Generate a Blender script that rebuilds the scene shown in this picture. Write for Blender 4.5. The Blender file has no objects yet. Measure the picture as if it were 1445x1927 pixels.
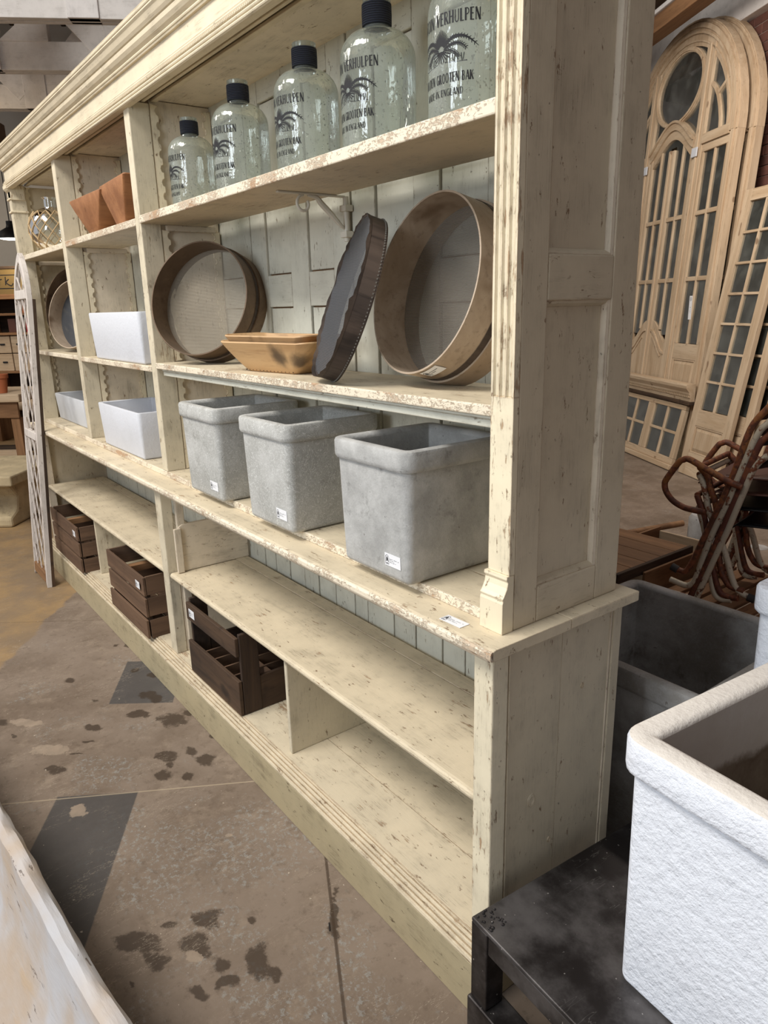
import bpy, bmesh, math, random
from mathutils import Vector, Matrix, Euler
random.seed(7)
SC = bpy.context.scene
COL = SC.collection
PI = math.pi

# ---------------------------------------------------------------- camera
CAM = Vector((0.92967, -0.95914, 1.60270))
RX = Vector((0.60217017, 0.79798817, -0.02461636))
DY = Vector((0.20502903, -0.18436921, -0.96123415))
FZ = Vector((-0.77159198, 0.57377946, -0.27463238))
cd = bpy.data.cameras.new('camera'); cam = bpy.data.objects.new('camera', cd); COL.objects.link(cam)
cd.sensor_fit = 'VERTICAL'; cd.sensor_height = 36.0; cd.lens = 1352.25 / 1927 * 36.0
cd.clip_start = 0.02; cd.clip_end = 100
m = Matrix.Identity(4)
for i in range(3):
    m[i][0] = RX[i]; m[i][1] = -DY[i]; m[i][2] = -FZ[i]; m[i][3] = CAM[i]
cam.matrix_world = m
SC.camera = cam

# ---------------------------------------------------------------- world, lights, exposure
SC.view_settings.view_transform = 'Standard'
SC.view_settings.look = 'None'
SC.view_settings.gamma = 1.0
SC.view_settings.use_curve_mapping = False
SC.view_settings.exposure = -0.27
w = bpy.data.worlds.new('world'); SC.world = w; w.use_nodes = True
wb = w.node_tree.nodes['Background']; wb.inputs[0].default_value = (0.95, 0.96, 1.0, 1); wb.inputs[1].default_value = 0.44

def area(name, loc, target, size, sizey, power, color):
    l = bpy.data.lights.new(name, 'AREA'); l.shape = 'RECTANGLE'; l.size = size; l.size_y = sizey
    l.energy = power; l.color = color
    o = bpy.data.objects.new(name, l); COL.objects.link(o); o.location = loc
    o.rotation_euler = (Vector(target) - Vector(loc)).to_track_quat('-Z', 'Y').to_euler()
    return o
area('skylight_main', (-1.5, -3.1, 5.6), (-1.2, 0.25, 1.0), 3.0, 1.5, 390, (1.0, 0.965, 0.91))
area('skylight_left', (-4.6, -2.6, 4.2), (-4.2, 0.3, 0.8), 1.2, 1.0, 85, (1.0, 0.95, 0.88))
area('daylight_window', (0.0, -3.7, 2.4), (0.3, 0.2, 0.6), 1.3, 1.6, 95, (0.84, 0.92, 1.0))
area('ceiling_lamp_right', (-2.0, 3.6, 3.9), (-2.0, 5.8, 1.0), 1.6, 0.6, 90, (1.0, 0.90, 0.80))
area('ceiling_lamp_far', (-8.6, -0.8, 3.9), (-9.4, 0.4, 1.0), 1.5, 0.8, 90, (1.0, 0.80, 0.55))

# ---------------------------------------------------------------- node helper
def srgb(r, g, b):
    f = lambda c: (c/255/12.92) if c/255 <= 0.04045 else ((c/255+0.055)/1.055)**2.4
    return (f(r), f(g), f(b), 1.0)

class NT:
    def __init__(s, name):
        s.m = bpy.data.materials.new(name); s.m.use_nodes = True
        s.t = s.m.node_tree; s.n = s.t.nodes; s.l = s.t.links
        s.n.clear()
        s.out = s.n.new('ShaderNodeOutputMaterial')
    def set(s, sock, v):
        if hasattr(v, 'links') and hasattr(v, 'is_output'): s.l.new(v, sock)
        else:
            try: sock.default_value = v
            except Exception: sock.default_value = (v, v, v) if not hasattr(v, '__len__') else tuple(v)[:3]
    def node(s, typ, out=0, attrs=None, **inp):
        nd = s.n.new('ShaderNode' + typ)
        if attrs:
            for k, v in attrs.items(): setattr(nd, k, v)
        for k, v in inp.items():
            k2 = k.replace('_', ' ')
            if k2[0] == 'i' and k2[1:].isdigit(): sock = nd.inputs[int(k2[1:])]
            else: sock = nd.inputs[k2]
            s.set(sock, v)
        return nd.outputs[out]
    def math(s, op, a, b=0.0, c=None, clamp=False):
        nd = s.n.new('ShaderNodeMath'); nd.operation = op; nd.use_clamp = clamp
        s.set(nd.inputs[0], a); s.set(nd.inputs[1], b)
        if c is not None: s.set(nd.inputs[2], c)
        return nd.outputs[0]
    def vmath(s, op, a, b, out=0):
        nd = s.n.new('ShaderNodeVectorMath'); nd.operation = op
        s.set(nd.inputs[0], a); s.set(nd.inputs[1], b)
        return nd.outputs[out]
    def mix(s, f, a, b):
        nd = s.n.new('ShaderNodeMix'); nd.data_type = 'RGBA'
        s.set(nd.inputs[0], f); s.set(nd.inputs[6], a); s.set(nd.inputs[7], b)
        return nd.outputs[2]
    def ramp(s, v, lo, hi):
        nd = s.n.new('ShaderNodeMapRange'); nd.interpolation_type = 'SMOOTHSTEP'
        s.set(nd.inputs['Value'], v); s.set(nd.inputs['From Min'], lo); s.set(nd.inputs['From Max'], hi)
        return nd.outputs[0]
    def coord(s, which=3, rnd=True):
        tc = s.n.new('ShaderNodeTexCoord').outputs[which]
        if rnd:
            oi = s.n.new('ShaderNodeObjectInfo')
            s.rnd = oi.outputs['Random']
            off = s.vmath('SCALE', (3.1, 5.7, 4.3), 0); off.node.inputs[3].default_value = 1
            s.l.new(s.math('MULTIPLY', s.rnd, 7.0), off.node.inputs[3])
            return s.vmath('ADD', tc, off)
        return tc
    def mapping(s, v, scale=(1, 1, 1), rot=(0, 0, 0)):
        nd = s.n.new('ShaderNodeMapping'); s.l.new(v, nd.inputs[0])
        nd.inputs['Scale'].default_value = scale; nd.inputs['Rotation'].default_value = rot
        return nd.outputs[0]
    def noise(s, v, scale, detail=4, rough=0.55, dist=0.0):
        return s.node('TexNoise', 0, None, Vector=v, Scale=scale, Detail=detail, Roughness=rough, Distortion=dist)
    def bump(s, h, strength=0.3, dist=0.002, nrm=None):
        nd = s.n.new('ShaderNodeBump'); s.set(nd.inputs['Height'], h)
        nd.inputs['Strength'].default_value = strength; nd.inputs['Distance'].default_value = dist
        if nrm is not None: s.l.new(nrm, nd.inputs['Normal'])
        return nd.outputs[0]
    def edge(s, radius=0.004):
        bv = s.n.new('ShaderNodeBevel'); bv.samples = 3; bv.inputs['Radius'].default_value = radius
        geo = s.n.new('ShaderNodeNewGeometry')
        d = s.vmath('DOT_PRODUCT', bv.outputs[0], geo.outputs['Normal'], 1)
        return s.math('SUBTRACT', 1.0, d)
    def bsdf(s, color, rough=0.6, normal=None, metallic=0.0, spec=0.5, **kw):
        nd = s.n.new('ShaderNodeBsdfPrincipled')
        s.set(nd.inputs['Base Color'], color); s.set(nd.inputs['Roughness'], rough)
        s.set(nd.inputs['Metallic'], metallic); s.set(nd.inputs['Specular IOR Level'], spec)
        if normal is not None: s.l.new(normal, nd.inputs['Normal'])
        for k, v in kw.items(): s.set(nd.inputs[k.replace('_', ' ')], v)
        return nd.outputs[0]
    def finish(s, shader):
        s.l.new(shader, s.out.inputs[0]); return s.m

AX = {'x': (0.09, 1, 1), 'y': (1, 0.09, 1), 'z': (1, 1, 0.09)}
def paint(name, base, under, axis='x', wear=0.5, edge=True, dirt=srgb(92, 80, 62), dirtamt=0.35, edgeamt=1.0):
    s = NT(name); co = s.coord()
    ax = tuple(0.13 if a < 1 else 1 for a in AX[axis])
    g = s.mapping(co, ax)
    g2 = s.mapping(co, tuple(0.4 if a < 1 else 1 for a in ax))
    fine = s.noise(g, 105, 6, 0.72)
    streak = s.noise(g, 24, 5, 0.65, 0.5)
    grain = s.noise(s.mapping(co, tuple(0.05 if a < 1 else 1 for a in ax)), 70, 3, 0.6)
    broad = s.noise(co, 3.0, 4, 0.6)
    mid = s.noise(co, 9.5, 5, 0.65)
    chip = s.noise(g2, 55, 6, 0.75)
    c = s.mix(s.ramp(mid, 0.3, 0.7), base, tuple(v*0.89 for v in base[:3]) + (1,))
    c = s.mix(s.math('MULTIPLY', s.rnd, 0.16), c, srgb(190, 184, 168))
    c = s.mix(s.math('MULTIPLY', s.ramp(broad, 0.5, 0.72), 0.35), c, tuple(min(1, v*1.12) for v in base[:3]) + (1,))
    dm = s.math('MULTIPLY', s.ramp(s.math('ADD', s.math('MULTIPLY', streak, 0.6), s.math('MULTIPLY', mid, 0.45)), 0.53, 0.75), dirtamt*0.75)
    c = s.mix(dm, c, dirt)
    gl = s.math('MULTIPLY', s.ramp(s.math('ABSOLUTE', s.math('SUBTRACT', grain, 0.5)), 0.02, 0.0), s.math('MULTIPLY', s.ramp(mid, 0.42, 0.62), 0.32*min(1.0, dirtamt*2.6)))
    c = s.mix(gl, c, srgb(84, 66, 46))
    t0 = 0.677 - 0.075*wear
    wm = s.ramp(s.math('ADD', s.math('ADD', s.math('MULTIPLY', fine, 0.5), s.math('MULTIPLY', broad, 0.22)), s.math('MULTIPLY', mid, 0.33)), t0, t0 + 0.035)
    wm = s.math('MULTIPLY', wm, 0.75)
    if edge:
        e = s.ramp(s.math('ADD', s.math('MULTIPLY', s.edge(), 1.5*edgeamt), s.math('MULTIPLY', s.math('SUBTRACT', chip, 0.60), 1.7)), 0.02, 0.12)
        wm = s.math('MAXIMUM', wm, s.math('MULTIPLY', e, 0.85))
    c = s.mix(wm, c, s.mix(s.ramp(chip, 0.42, 0.62), under, tuple(v*0.55 for v in under[:3]) + (1,)))
    pit = s.ramp(s.noise(co, 55, 2, 0.5), 0.74, 0.78)
    c = s.mix(s.math('MULTIPLY', pit, 0.55), c, srgb(60, 48, 34))
    h = s.math('SUBTRACT', s.math('MULTIPLY', fine, 0.4), s.math('MULTIPLY', wm, 0.6))
    h = s.math('ADD', h, s.math('ADD', s.math('MULTIPLY', streak, 0.3), s.math('MULTIPLY', gl, -0.6)))
    return s.finish(s.bsdf(c, 0.55, s.bump(h, 0.55, 0.0025), spec=0.35))

CREAM = srgb(219, 205, 183); UNDER = srgb(158, 120, 84)
M = {}
for ax in 'xyz':
    M['cream_'+ax] = paint('cream_paint_'+ax, CREAM, UNDER, ax, 0.5)
    M['shelf_'+ax] = paint('shelf_paint_'+ax, srgb(212, 197, 169), UNDER, ax, 1.0)
    M['side_'+ax] = paint('side_paint_'+ax, srgb(204, 190, 164), UNDER, ax, 0.1, edgeamt=0.5, dirtamt=0.25)  # darker copy of the cream: shade on the cabinet sides put into the colour
    M['back_'+ax] = paint('back_paint_'+ax, srgb(203, 202, 188), srgb(140, 116, 88), ax, 0.1, dirtamt=0.22, edgeamt=1.7)
    M['plinth_'+ax] = paint('plinth_paint_'+ax, srgb(180, 165, 130), srgb(112, 90, 64), ax, 0.5, dirtamt=0.6)
    M['rough_'+ax] = paint('sawn_paint_'+ax, srgb(214, 202, 176), srgb(166, 142, 112), ax, 1.0, dirtamt=0.4)
M['foot_z'] = paint('chipped_paint', srgb(230, 217, 188), UNDER, 'z', 1.3, edgeamt=1.5)
M['lattice'] = paint('white_lattice_paint', srgb(216, 208, 202), srgb(150, 126, 110), 'z', 0.9, dirtamt=0.3)
M['edge_x'] = paint('chipped_shelf_edge', srgb(234, 223, 200), srgb(150, 108, 74), 'x', 1.6)
def chipped_edge():
    s = NT('finely_chipped_edge'); co = s.coord()
    a = s.noise(s.mapping(co, (0.6, 1, 1)), 150, 6, 0.75, 0.8); b = s.noise(co, 6, 4, 0.65); d = s.noise(s.mapping(co, (0.3, 1, 1)), 40, 4, 0.7)
    k = s.ramp(s.math('ADD', s.math('MULTIPLY', a, 0.62), s.math('MULTIPLY', b, 0.42)), 0.525, 0.565)
    bare = s.math('MULTIPLY', s.ramp(s.math('ADD', s.math('MULTIPLY', d, 0.5), s.math('MULTIPLY', b, 0.5)), 0.57, 0.61), 0.9)
    c = s.mix(s.math('MULTIPLY', k, 0.55), srgb(226, 213, 190), s.mix(d, srgb(184, 150, 118), srgb(138, 110, 86)))
    c = s.mix(s.math('MULTIPLY', bare, 0.7), c, srgb(176, 136, 100))
    return s.finish(s.bsdf(c, 0.6, s.bump(s.math('ADD', s.math('MULTIPLY', k, -0.6), s.math('MULTIPLY', bare, -0.5)), 0.7, 0.003), spec=0.3))
M['edge_x'] = chipped_edge()
M['cornice_x'] = paint('cornice_paint', srgb(213, 199, 172), UNDER, 'x', 0.0, edge=False, dirtamt=0.3)

def wood(name, a, b, axis='z', scale=9, rough=0.6, knots=0.0, bump=0.3, dark=None):
    s = NT(name); co = s.coord()
    g = s.mapping(co, AX[axis])
    n = s.noise(g, scale, 4, 0.6, 0.8)
    f = s.noise(g, scale*9, 5, 0.7)
    c = s.mix(s.ramp(n, 0.3, 0.7), a, b)
    c = s.mix(s.math('MULTIPLY', s.ramp(f, 0.52, 0.7), 0.45), c, tuple(v*0.45 for v in b[:3]) + (1,))
    c = s.mix(s.math('MULTIPLY', s.rnd, 0.18), c, tuple(v*0.6 for v in a[:3]) + (1,))
    if knots:
        k = s.ramp(s.noise(s.mapping(co, tuple(0.5 if q < 1 else 1 for q in AX[axis])), 14, 1), 0.72, 0.78)
        c = s.mix(s.math('MULTIPLY', k, knots), c, srgb(92, 58, 34))
    if dark is not None:
        d = s.ramp(s.noise(co, 5, 3, 0.6), 0.56, 0.7)
        c = s.mix(s.math('MULTIPLY', d, 0.75), c, dark)
    return s.finish(s.bsdf(c, rough, s.bump(f, bump, 0.002), spec=0.3))
for ax in 'xyz':
    M['pine_'+ax] = wood('stripped_pine_'+ax, srgb(206, 184, 156), srgb(180, 154, 124), ax, 8, 0.6, 0.6)
    M['crate_'+ax] = wood('crate_wood_'+ax, srgb(118, 92, 72), srgb(88, 68, 54), ax, 10, 0.75)
    M['old_'+ax] = wood('old_dark_wood_'+ax, srgb(86, 66, 50), srgb(52, 41, 34), ax, 10, 0.75, dark=srgb(34, 28, 24))
    M['brown_'+ax] = wood('brown_wood_'+ax, srgb(150, 112, 78), srgb(114, 82, 56), ax, 9, 0.6)
    M['white_beam_'+ax] = paint('whitewashed_beam_'+ax, srgb(226, 222, 220), srgb(120, 100, 84), ax, 0.4, edge=False, dirtamt=0.25)
M['bowl'] = wood('bowl_wood', srgb(194, 160, 118), srgb(172, 134, 94), 'x', 9, 0.5, 0.2, dark=srgb(60, 42, 28))
def scorched():
    s = NT('scorched_bowl_wood'); co = s.coord(rnd=False)
    g = s.mapping(co, AX['x']); n = s.noise(g, 9, 4, 0.6, 0.8); f = s.noise(g, 80, 5, 0.7)
    c = s.mix(s.ramp(n, 0.3, 0.7), srgb(200, 166, 122), srgb(178, 140, 98))
    c = s.mix(s.math('MULTIPLY', s.ramp(f, 0.52, 0.7), 0.3), c, srgb(120, 86, 56))
    k = None
    for p, r in (((0.085, -0.07, 0.055), 0.055), ((0.17, -0.06, 0.035), 0.05), ((-0.21, -0.05, 0.05), 0.04)):
        d = s.vmath('DISTANCE', co, p, 1); v = s.ramp(s.math('ADD', d, s.math('MULTIPLY', s.math('SUBTRACT', s.noise(co, 18, 4), 0.5), 0.05)), r, r*0.25)
        k = v if k is None else s.math('MAXIMUM', k, v)
    c = s.mix(s.math('MULTIPLY', k, 0.85), c, srgb(52, 42, 36))
    return s.finish(s.bsdf(c, 0.5, s.bump(f, 0.25, 0.002), spec=0.3))
M['bowl_scorched'] = scorched()
M['bowl_red'] = wood('red_bowl_wood', srgb(164, 114, 76), srgb(136, 90, 58), 'y', 12, 0.5, 0.5)
M['sieve_pale'] = wood('pale_bent_wood', srgb(188, 170, 150), srgb(156, 136, 114), 'x', 7, 0.5, dark=srgb(98, 72, 46))
M['sieve_brown'] = wood('brown_bent_wood', srgb(126, 104, 82), srgb(98, 79, 61), 'x', 7, 0.5, dark=srgb(62, 46, 34))
M['sieve_dark'] = wood('blackened_bent_wood', srgb(98, 84, 74), srgb(58, 50, 46), 'z', 8, 0.6, dark=srgb(28, 25, 24))
M['deck'] = wood('roof_deck', srgb(112, 86, 62), srgb(84, 62, 44), 'x', 5, 0.8)

def concrete(name, base, light, dark, scale=1.0, swirl=0.35, bump=0.35, rough=0.85):
    s = NT(name); co = s.coord()
    n = s.noise(co, 6*scale, 6, 0.65); f = s.noise(co, 60*scale, 5, 0.7)
    c = s.mix(s.ramp(n, 0.35, 0.7), base, light)
    c = s.mix(s.math('MULTIPLY', s.ramp(s.noise(co, 11*scale, 6, 0.7), 0.56, 0.72), 0.6), c, dark)
    if swirl:
        v = s.noise(co, 34*scale, 3, 0.5, 2.5)
        vv = s.math('ABSOLUTE', s.math('SUBTRACT', v, 0.5))
        c = s.mix(s.math('MULTIPLY', s.ramp(vv, 0.03, 0.0), swirl), c, srgb(214, 214, 210))
    pit = s.ramp(s.noise(co, 48*scale, 2, 0.5), 0.72, 0.76)
    c = s.mix(s.math('MULTIPLY', pit, 0.6), c, dark)
    return s.finish(s.bsdf(c, rough, s.bump(s.math('ADD', f, s.math('MULTIPLY', n, 0.6)), bump, 0.004), spec=0.25))
M['concrete'] = concrete('grey_concrete', srgb(156, 155, 152), srgb(186, 185, 182), srgb(112, 110, 106), 1.6, 0.14)
M['concrete_swirl'] = concrete('swirled_concrete', srgb(164, 163, 158), srgb(186, 185, 181), srgb(136, 134, 128), 1.3, 0.75)
M['concrete_dark'] = concrete('dark_stained_concrete', srgb(134, 129, 122), srgb(178, 175, 172), srgb(84, 74, 64), 0.8, 0.10)
M['stone'] = concrete('weathered_stone', srgb(168, 152, 122), srgb(190, 172, 138), srgb(96, 86, 70), 1.0, 0.1)

def stucco(name, base, stain, strength=0.5, inner=None):
    s = NT(name); co = s.coord()
    n = s.noise(co, 46, 5, 0.6); b = s.noise(co, 4, 4, 0.6); big = s.noise(co, 130, 3, 0.6)
    c = s.mix(s.math('MULTIPLY', s.ramp(b, 0.45, 0.75), 0.35), base, stain)
    chip = s.ramp(s.noise(co, 13, 5, 0.7), 0.705, 0.73)
    c = s.mix(s.math('MULTIPLY', chip, 0.7), c, srgb(160, 144, 120))
    return s.finish(s.bsdf(c, 0.6, s.bump(s.math('ADD', n, s.math('MULTIPLY', big, 0.4)), strength, 0.006), spec=0.35))
M['stucco'] = stucco('white_stucco', srgb(222, 225, 232), srgb(204, 203, 208), 0.9)
M['stucco_rim'] = stucco('weathered_white_rim', srgb(222, 214, 204), srgb(186, 172, 154))
def stained_inside():
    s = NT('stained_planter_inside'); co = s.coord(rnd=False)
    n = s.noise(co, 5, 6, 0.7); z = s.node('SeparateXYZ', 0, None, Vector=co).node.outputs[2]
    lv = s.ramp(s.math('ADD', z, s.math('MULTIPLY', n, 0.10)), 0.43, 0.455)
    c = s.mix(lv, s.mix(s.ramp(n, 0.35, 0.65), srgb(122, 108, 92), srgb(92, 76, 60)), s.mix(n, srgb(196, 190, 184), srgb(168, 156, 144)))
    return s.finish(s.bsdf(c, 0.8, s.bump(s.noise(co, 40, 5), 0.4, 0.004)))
M['stucco_in'] = stained_inside()
M['enamel'] = stucco('white_glazed_trough', srgb(208, 210, 216), srgb(188, 188, 190), 0.25)
M['enamel_grey'] = stucco('grey_white_trough', srgb(196, 198, 202), srgb(150, 150, 152), 0.2)

def troughmat():
    s = NT('whitewashed_trough'); co = s.coord()
    g = s.mapping(co, (0.2, 1, 1))
    n = s.noise(g, 16, 5, 0.65); b = s.noise(co, 3.2, 4, 0.6)
    c = s.mix(s.ramp(b, 0.4, 0.66), srgb(172, 170, 171), srgb(166, 149, 132))
    c = s.mix(s.math('MULTIPLY', s.ramp(n, 0.56, 0.7), 0.6), c, srgb(170, 146, 118))
    ck = s.math('MULTIPLY', s.ramp(s.noise(g, 60, 4, 0.7), 0.62, 0.66), s.ramp(s.noise(co, 7, 3), 0.5, 0.6))
    c = s.mix(s.math('MULTIPLY', ck, 0.75), c, srgb(82, 62, 46))
    return s.finish(s.bsdf(c, 0.5, s.bump(s.math('SUBTRACT', n, ck), 0.6, 0.006)))
M['trough'] = troughmat()

def steel():
    s = NT('blackened_steel'); co = s.coord()
    n = s.noise(co, 5, 6, 0.65); f = s.noise(co, 70, 3, 0.6)
    c = s.mix(s.ramp(n, 0.40, 0.70), srgb(46, 42, 41), srgb(108, 104, 103))
    scr = s.ramp(s.math('ABSOLUTE', s.math('SUBTRACT', s.noise(s.mapping(co, (1, 0.15, 1), (0, 0, 0.9)), 16, 4, 0.7), 0.5)), 0.006, 0.0)
    c = s.mix(s.math('MULTIPLY', s.math('MULTIPLY', scr, s.ramp(s.noise(co, 6, 2), 0.55, 0.65)), 0.3), c, srgb(150, 146, 142))
    sc = s.ramp(s.noise(co, 90, 2, 0.5), 0.73, 0.76)
    c = s.mix(sc, c, srgb(170, 165, 160))
    return s.finish(s.bsdf(c, s.math('ADD', 0.3, s.math('MULTIPLY', n, 0.3)), s.bump(f, 0.08, 0.001), 0.75))
M['steel'] = steel()

def rusty(name, paintc, amt):
    s = NT(name); co = s.coord()
    n = s.noise(co, 34, 6, 0.7); b = s.noise(co, 5, 3, 0.6)
    r = s.mix(s.ramp(s.noise(co, 40, 4), 0.4, 0.6), srgb(138, 80, 52), srgb(94, 56, 40))
    k = s.ramp(s.math('ADD', s.math('MULTIPLY', n, 0.6), s.math('MULTIPLY', b, 0.4)), amt - 0.03, amt + 0.03)
    return s.finish(s.bsdf(s.mix(k, r, paintc), 0.6, s.bump(n, 0.4, 0.002), 0.1))
M['rust'] = rusty('rusted_steel', srgb(150, 96, 52), 0.56)
M['rust_white'] = rusty('rusted_white_steel', srgb(206, 194, 172), 0.47)
M['rust_dark'] = rusty('dark_rusted_steel', srgb(104, 58, 46), 0.5)

def flat(name, col, rough=0.6, metallic=0.0, spec=0.4):
    s = NT(name); co = s.coord()
    n = s.noise(co, 20, 3)
    c = s.mix(s.math('MULTIPLY', n, 0.25), col, tuple(v*0.75 for v in col[:3]) + (1,))
    return s.finish(s.bsdf(c, rough, None, metallic, spec))
M['seat'] = flat('brown_seat_paint', srgb(92, 58, 48), 0.5)
M['black'] = flat('black_plastic', srgb(24, 24, 26), 0.5)
M['paper'] = flat('white_paper', srgb(232, 232, 234), 0.7)
M['ink'] = flat('black_ink', srgb(26, 26, 30), 0.7)
M['cord'] = flat('navy_cord', srgb(34, 38, 52), 0.9)
M['rope'] = flat('natural_rope', srgb(182, 156, 118), 0.9)
M['iron'] = flat('white_painted_iron', srgb(206, 200, 186), 0.5)
M['terracotta'] = flat('terracotta', srgb(170, 98, 62), 0.8)
M['gold'] = flat('brass_coloured_case', srgb(122, 100, 60), 0.5)
M['red'] = flat('red_cover', srgb(176, 46, 48), 0.6)
M['greyc'] = flat('grey_cover', srgb(120, 116, 108), 0.7)
M['plaster'] = flat('grey_plaster', srgb(196, 194, 190), 0.9)
M['rubber'] = flat('grey_rubber', srgb(62, 58, 56), 0.8)
M['grout'] = concrete('mortar', srgb(186, 170, 158), srgb(200, 186, 174), srgb(140, 122, 110), 1.0, 0)

def cordmat():
    s = NT('wrapped_cord'); co = s.coord(rnd=False)
    wv = s.node('TexWave', 1, {'bands_direction': 'Z'}, Vector=co, Scale=70.0, Distortion=1.0)
    return s.finish(s.bsdf(s.mix(wv, srgb(18, 20, 28), srgb(58, 62, 76)), 0.85, s.bump(wv, 0.8, 0.003)))
M['wrap'] = cordmat()

def glass(name, tint, refl=1.0, cloud=0.1, bubbles=True):
    s = NT(name); co = s.coord()
    n = s.noise(co, 9, 3, 0.6, 1.0)
    h = n
    if bubbles:
        bb = s.noise(co, 85, 2, 0.5)
        bk = s.ramp(bb, 0.68, 0.73)
        h = s.math('ADD', s.math('MULTIPLY', n, 1.2), s.math('MULTIPLY', bk, 0.5))
    if bubbles:
        st_ = s.noise(s.mapping(co, (1, 1, 0.12)), 38, 3, 0.6); h = s.math('ADD', h, s.math('MULTIPLY', st_, 1.1))
    nr = s.bump(h, 0.75 if bubbles else 0.1, 0.004)
    tr = s.node('BsdfTransparent', Color=tint)
    gl = s.node('BsdfGlossy', Color=(1, 1, 1, 1), Roughness=0.05, Normal=nr)
    df = s.node('BsdfDiffuse', Color=srgb(206, 212, 204))
    fr = s.node('Fresnel', IOR=1.5, Normal=nr)
    cl = s.math('MULTIPLY', s.ramp(s.noise(co, 6, 4, 0.6), 0.35, 0.8), cloud)
    a = s.node('MixShader', i0=s.math('ADD', cl, cloud*0.5), i1=tr, i2=df)
    if bubbles:
        dk = s.node('BsdfDiffuse', Color=srgb(110, 112, 104))
        a = s.node('MixShader', i0=s.math('MULTIPLY', s.ramp(s.noise(co, 120, 2, 0.5), 0.66, 0.7), 0.65), i1=a, i2=dk)
    return s.finish(s.node('MixShader', i0=s.math('MULTIPLY', s.math('ADD', fr, 0.05), refl, clamp=True), i1=a, i2=gl))
M['bottle'] = glass('bubbled_bottle_glass', (0.84, 0.875, 0.84, 1), 0.62, 0.22)
M['clear'] = glass('clear_glass', (0.93, 0.95, 0.94, 1), 1.0, 0.05, False)
M['pane'] = glass('old_window_glass', (0.80, 0.81, 0.78, 1), 1.6, 0.10, False)

def meshmat(name, col, cells, fill, swap=False):
    s = NT(name); co = s.coord(rnd=False)
    sx = s.node('SeparateXYZ', 0, None, Vector=co); sep = sx.node
    def line(o):
        f = s.math('FRACT', s.math('MULTIPLY', sep.outputs[o], cells))
        return s.math('LESS_THAN', f, fill)
    g = s.math('MAXIMUM', line(0), line(1))
    tr = s.node('BsdfTransparent', Color=(1, 1, 1, 1))
    b = s.bsdf(col, 0.5, None, 0.4)
    return s.finish(s.node('MixShader', i0=g, i1=tr, i2=b))
M['mesh_fine'] = meshmat('fine_wire_mesh', srgb(150, 140, 124), 420.0, 0.30)
M['mesh_mid'] = meshmat('woven_wire_mesh', srgb(120, 112, 102), 300.0, 0.42)
M['mesh_dark'] = meshmat('dark_wire_mesh', srgb(84, 86, 90), 260.0, 0.62)

def brickmat():
    s = NT('red_brick'); co = s.coord()
    n = s.noise(co, 12, 5, 0.65); f = s.noise(co, 60, 4)
    c = s.mix(s.rnd, srgb(112, 74, 64), srgb(90, 62, 55))
    c = s.mix(s.math('MULTIPLY', s.ramp(n, 0.45, 0.7), 0.6), c, srgb(82, 56, 50))
    c = s.mix(s.math('MULTIPLY', s.ramp(s.noise(co, 7, 5, 0.7), 0.6, 0.72), 0.5), c, srgb(170, 148, 134))
    return s.finish(s.bsdf(c, 0.85, s.bump(f, 0.5, 0.004), spec=0.2))
M['brick'] = brickmat()
def brickwall():
    s = NT('brick_wall'); co = s.coord(rnd=False)
    mp = s.mapping(co, (1, 1, 1), (0, 0, 0))
    sp = s.node('SeparateXYZ', 0, None, Vector=mp).node
    cb = s.node('CombineXYZ', 0, None, X=sp.outputs[1], Y=sp.outputs[2], Z=0.0)
    b = s.n.new('ShaderNodeTexBrick'); s.l.new(cb, b.inputs['Vector'])
    b.inputs['Scale'].default_value = 1.0; b.inputs['Brick Width'].default_value = 0.225; b.inputs['Row Height'].default_value = 0.085
    b.inputs['Mortar Size'].default_value = 0.006; b.inputs['Color1'].default_value = srgb(108, 72, 62); b.inputs['Color2'].default_value = srgb(88, 61, 54)
    b.inputs['Mortar'].default_value = srgb(146, 128, 118)
    n = s.noise(co, 9, 5, 0.7)
    c = s.mix(s.math('MULTIPLY', s.ramp(n, 0.5, 0.7), 0.5), b.outputs[0], srgb(76, 48, 42))
    return s.finish(s.bsdf(c, 0.9, s.bump(b.outputs[1], -0.5, 0.005), spec=0.2))
M['brickwall'] = brickwall()

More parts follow.
